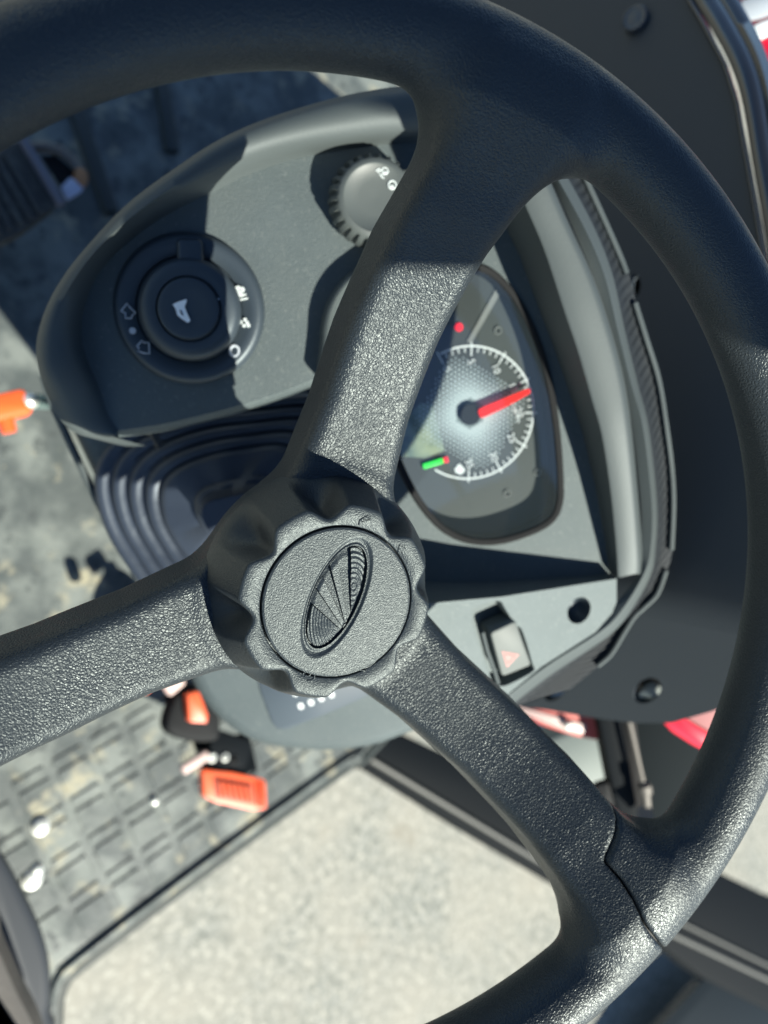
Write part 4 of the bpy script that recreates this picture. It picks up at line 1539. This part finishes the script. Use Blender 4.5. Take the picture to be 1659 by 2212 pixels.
for j in range(3):
    for i in range(34):
        t = i / 33
        x = 1508 - j * 5 + (1385 - 1508) * t * 1.02
        y = 2122 - j * 3 + (2260 - 2122) * t * 1.02
        mb = MB()
        f_ = Frame(SPp.at(x + 2, y, 0.0), [0, 0, 1], [1, 0, 0])
        disc_prof(mb, f_, (0, 0), [(0.0018, -0.004), (0.0018, 0.0), (0.0008, 0.0012)], 6)
        if j == 0 and i == 0:
            acc = MB()
        acc.add(mb.v, mb.f)
tag(acc.build("knurling", mat("knurl_rubber", (0.20, 0.19, 0.16), 0.6), stp_), kind="stuff")

# ==================================================================== controls on the floor
brake = thing("brake_pedal", [*level(0.80).at(505, 1705)[:2], 0.72], "orange moulded pedal pad with raised ribs, near the platform edge", "pedal")
BF = level(0.84)
slab("pad", BF, [(437, 1663), (500, 1668), (574, 1684), (577, 1748), (548, 1751), (470, 1735), (440, 1722)], 0.014, orange_m, brake, bev=0.002)
slab("recess_shade", BF, [(462, 1680), (548, 1693), (549, 1738), (468, 1724)], 0.003, mat("recess_shade_orange", (0.30, 0.045, 0.02), 0.6), brake, bev=0.0005, h=0.0012)  # recess shade between the ribs painted as darker orange
for k in range(6):
    mb = MB()
    bar(mb, BF.at(474 + 12 * k, 1688 + 2 * k, 0.002), BF.at(478 + 12 * k, 1720 + 2 * k, 0.002), 0.0036, 0.008)
    mb.build("rib", orange_m, brake)
for k in range(3):
    mb = MB()
    bar(mb, BF.at(554 + 7 * k, 1690 + k, 0.001), BF.at(556 + 7 * k, 1742 + k, 0.001), 0.002, 0.005)
    mb.build("rib", orange_m, brake)
mb = MB()
bar(mb, BF.at(470, 1672, -0.008), BF.at(430, 1560, -0.03), 0.03, 0.012)
bar(mb, BF.at(520, 1676, -0.01), BF.at(500, 1590, -0.02), 0.045, 0.014)
mb.build("pedal_arm", black_m, brake)
for (x, y, r) in ((459, 1637, 0.006), (487, 1636, 0.0055), (506, 1642, 0.006)):
    mb = MB()
    f_ = Frame(BF.at(x, y, 0.006), [0, 0, 1], [1, 0, 0])
    disc_prof(mb, f_, (0, 0), [(r, -0.012), (r, -0.001), (r * 0.8, 0.001), (r * 0.5, 0.0012), (r * 0.45, -0.001)], 20)
    mb.build("pivot_bolt", zinc_m if x < 500 else seal_m, brake)
LV = level(0.86)
lev = thing("range_lever", [*LV.at(410, 1545)[:2], 0.72], "black lever boss with an orange top, beside the column cover", "lever")
slab("boss", LV, [(362, 1552), (385, 1500), (420, 1478), (470, 1510), (480, 1560), (470, 1600), (410, 1602), (368, 1585)], 0.03, seal_m, lev, bev=0.008, smooth=True)
slab("orange_top", LV, [(405, 1500), (430, 1492), (450, 1545), (448, 1562), (408, 1560)], 0.012, orange_m, lev, bev=0.002, h=0.012)
slab("lower_bracket", LV, [(462, 1572), (548, 1600), (532, 1662), (472, 1652), (452, 1620)], 0.02, black_m, lev, bev=0.003, h=-0.015)
mb = MB()
bar(mb, BF.at(392, 1664, 0.0), BF.at(448, 1628, 0.0), 0.012, 0.012, r=0.003)
tag(mb.build("pale_link_rod", pink_m, None, loc=BF.at(420, 1646, 0)), "short pale dusty rod beside the orange pedal pad", "rod")
mb = MB()
bar(mb, LV.at(356, 1492, 0.0), LV.at(392, 1462, 0.0), 0.018, 0.012, r=0.004)
tag(mb.build("pale_lever_tip", pink_m, None, loc=LV.at(375, 1475, 0)), "pale lever tip just under the left spoke, beside the column cover", "lever")
slab_o = slab("black_lever_stub", LV, [(356, 1512), (388, 1486), (396, 1500), (366, 1524)], 0.014, seal_m, None, bev=0.003, h=-0.012)
tag(slab_o, "black stub directly below the pale lever tip", "lever")
slab_o = slab("orange_lever_tip", LV, [(302, 1470), (322, 1468), (330, 1482), (324, 1496), (310, 1498), (300, 1486)], 0.02, orange2_m, None, bev=0.003, smooth=True)
tag(slab_o, "small bright orange lever tip just below the left spoke", "lever")

OL = level(0.93)
ol = thing("orange_lever", [*OL.at(30, 880)[:2], 0.72], "bright orange lever with a silver ball end at the left edge of the picture", "lever")
mb = MB()
bar(mb, OL.at(-60, 896, 0), OL.at(60, 868, 0), 0.026, 0.024, r=0.006)
mb.build("lever_body", orange2_m, ol)
mb = MB()
tube(mb, [OL.at(6, 880, 0.002), OL.at(12, 905, 0.002), OL.at(20, 934, 0.002)], [0.008, 0.0075, 0.007], 12)
mb.build("finger", orange2_m, ol)
mb = MB()
f_ = Frame(OL.at(62, 866, 0.008), c2w([0.2, 0.2, -1]))
disc_prof(mb, f_, (0, 0), [(0.007, -0.012), (0.0085, -0.004), (0.008, 0.001), (0.005, 0.005), (0.0001, 0.0065)], 20)
mb.build("ball_end", zinc_m, ol)
mb = MB()
tube(mb, [OL.at(66, 867, 0.0), OL.at(108, 868, -0.01)], 0.0075, 12)
mb.build("threaded_end", mat("tealy_zinc", (0.35, 0.50, 0.48), 0.25, metal=0.8), ol)

# pedal at the upper left, in shade
UF = level(0.82)
up_ = thing("clutch_pedal", [*UF.at(60, 400)[:2], 0.72], "ribbed dark rubber pedal pad with metal frame, upper left, in shade", "pedal")
slab("tread_pad", UF, [(48, 306), (128, 442), (48, 502), (-80, 560), (-120, 380), (-40, 300)], 0.02, dark_tread, up_, bev=0.003)
for k in range(5):
    mb = MB()
    o_ = 28 + 22 * k
    bar(mb, UF.at(40 - o_, 318 + o_ * 0.45, 0.002), UF.at(118 - o_, 448 + o_ * 0.52, 0.002), 0.006, 0.006)
    mb.build("tread_bar", dark_tread, up_)
mb = MB()
bar(mb, UF.at(46, 298, 0.004), UF.at(134, 444, 0.004), 0.009, 0.012)
mb.build("edge_flange", mat("worn_grey_steel", (0.16, 0.16, 0.19), 0.5, metal=0.3), up_)
mb = MB()
tube(mb, [UF.at(*p, -0.01) for p in [(66, 318), (100, 318), (128, 326), (155, 345), (172, 370), (178, 396)]], 0.0065, 10)
mb.build("pedal_arm", steel_m, up_)
slab("dark_gap", UF, [(88, 336), (120, 334), (160, 368), (168, 390), (130, 398)], 0.004, seal_m, up_, bev=0.0008, h=-0.014)
sl_ = slab("pale_tag", UF, [(132, 404), (152, 382), (182, 402), (176, 414), (146, 432)], 0.004, paper_m, None, bev=0.0008, h=-0.004)
tag(sl_, "pale square tag beside the ribbed pedal, upper left", "tag")
sl_ = slab("tan_cap", UF, [(168, 360), (186, 366), (192, 384), (184, 402), (170, 396), (162, 378)], 0.012, tan_m, None, bev=0.003, smooth=True, h=-0.002)
tag(sl_, "small tan cap touching the pale tag, upper left", "cap")
# floor step lines at the upper left
for a_, b_ in (((150, 200), (240, 460)), ((345, 160), (372, 330))):
    mb = MB()
    bar(mb, PF.at(*a_, 0.004), PF.at(*b_, 0.004), 0.02, 0.012)
    mb.build("mat_rib", edge_m, plat)

# seat at lower left
SF = level(1.00)
seat = thing("driver_seat", [*SF.at(-80, 2200)[:2], 0.72], "grey vinyl driver seat corner with dark base at the lower left", "seat")
slab("cushion", SF, [(-300, 1800), (-20, 1960), (20, 2040), (60, 2130), (110, 2240), (140, 2400), (-300, 2500)], 0.10, seat_m, seat, bev=0.03, smooth=True)
slab("seat_base", level(0.88), [(-300, 1700), (-40, 1790), (10, 1850), (52, 1925), (92, 2010), (112, 2090), (112, 2180), (95, 2260), (-300, 2500)], 0.14, mat("dark_seat_base", (0.022, 0.027, 0.034), 0.5), seat, bev=0.01, smooth=True)

# pedestal under the dashboard, down to the platform
PD_px = [(270, 480), (500, 360), (900, 250), (1150, 420), (1290, 900), (1330, 1240), (1080, 1500), (800, 1560), (520, 1500), (400, 1330), (300, 1100), (200, 900), (190, 650)]
mb = MB()
V = []
UZ = spline(np.array(PD_px, float), 80)
cxy = UZ.mean(0)
for z_, k in ((1.30, 0.80), (1.24, 0.93), (1.05, 0.88), (0.90, 0.84), (0.715, 0.82)):
    for p in UZ:
        q = cxy + (p - cxy) * k
        V.append(level(z_).at(q[0], q[1]))
mb.add(V, [(j * 80 + i, j * 80 + (i + 1) % 80, (j + 1) * 80 + (i + 1) % 80, (j + 1) * 80 + i) for j in range(4) for i in range(80)] + [tuple(range(80))])
o = mb.build("dash_pedestal", mat("pedestal_plastic", (0.05, 0.052, 0.052), 0.6), None, loc=[*level(0.72).at(650, 900)[:2], 0.72])
tag(o, "dark pedestal carrying the dashboard, rising from the foot platform", "pedestal")

# ==================================================================== sun visor added out of view, higher than the eye, to shade the rim
can = thing("sun_blocker", (0.33, -0.12, 2.05), "added unseen dark sun visor panel on an arm above and to the right of the steering wheel", "blocker")
CFm = Frame([0, 0, 2.05], [0, 0, 1], [1, 0, 0])
VE = [WF.at(x, y, h) for x, y, h in ((800, 596, -0.024), (1040, 596, -0.018), (1620, 735, 0.0))]
VE = [(p + SUN * ((2.05 - p[2]) / SUN[2]))[:2] for p in VE]
d0 = unit(VE[0] - VE[1])
d1 = unit(VE[2] - VE[1])
VE[0] = VE[1] + d0 * 0.34
VE[2] = VE[2] + d1 * 0.06
back = np.array([-0.25, 0.02])
cu = np.array([VE[0], VE[1], VE[2], VE[2] + back, VE[0] + back * 0.8])
R = []
for i in range(len(cu)):
    p0, p1, p2 = cu[i - 1], cu[i], cu[(i + 1) % len(cu)]
    if i == 1:
        R.append(p1)
        continue
    a_, b_ = p1 + unit(p0 - p1) * 0.03, p1 + unit(p2 - p1) * 0.03
    for t in np.linspace(0, 1, 6):
        R.append((1 - t) ** 2 * a_ + 2 * t * (1 - t) * p1 + t * t * b_)
mb = MB()
shell(mb, CFm, ccw(np.array(R)), [(0.004, 0.0), (0, 0.003), (0, 0.010), (0.004, 0.013)], cap_first=True)
mb.build("blocker_panel", blocker_m, can)
mb = MB()
cv_ = (cu[3] + cu[4]) / 2
tube(mb, [(cv_[0] + 0.03, cv_[1], 2.058), (cv_[0] - 0.4, cv_[1] - 0.1, 2.10), (cv_[0] - 0.7, cv_[1] - 0.2, 2.0), (cv_[0] - 0.8, cv_[1] - 0.2, 0.72)], 0.010, 10)
mb.build("arm", black_m, can)
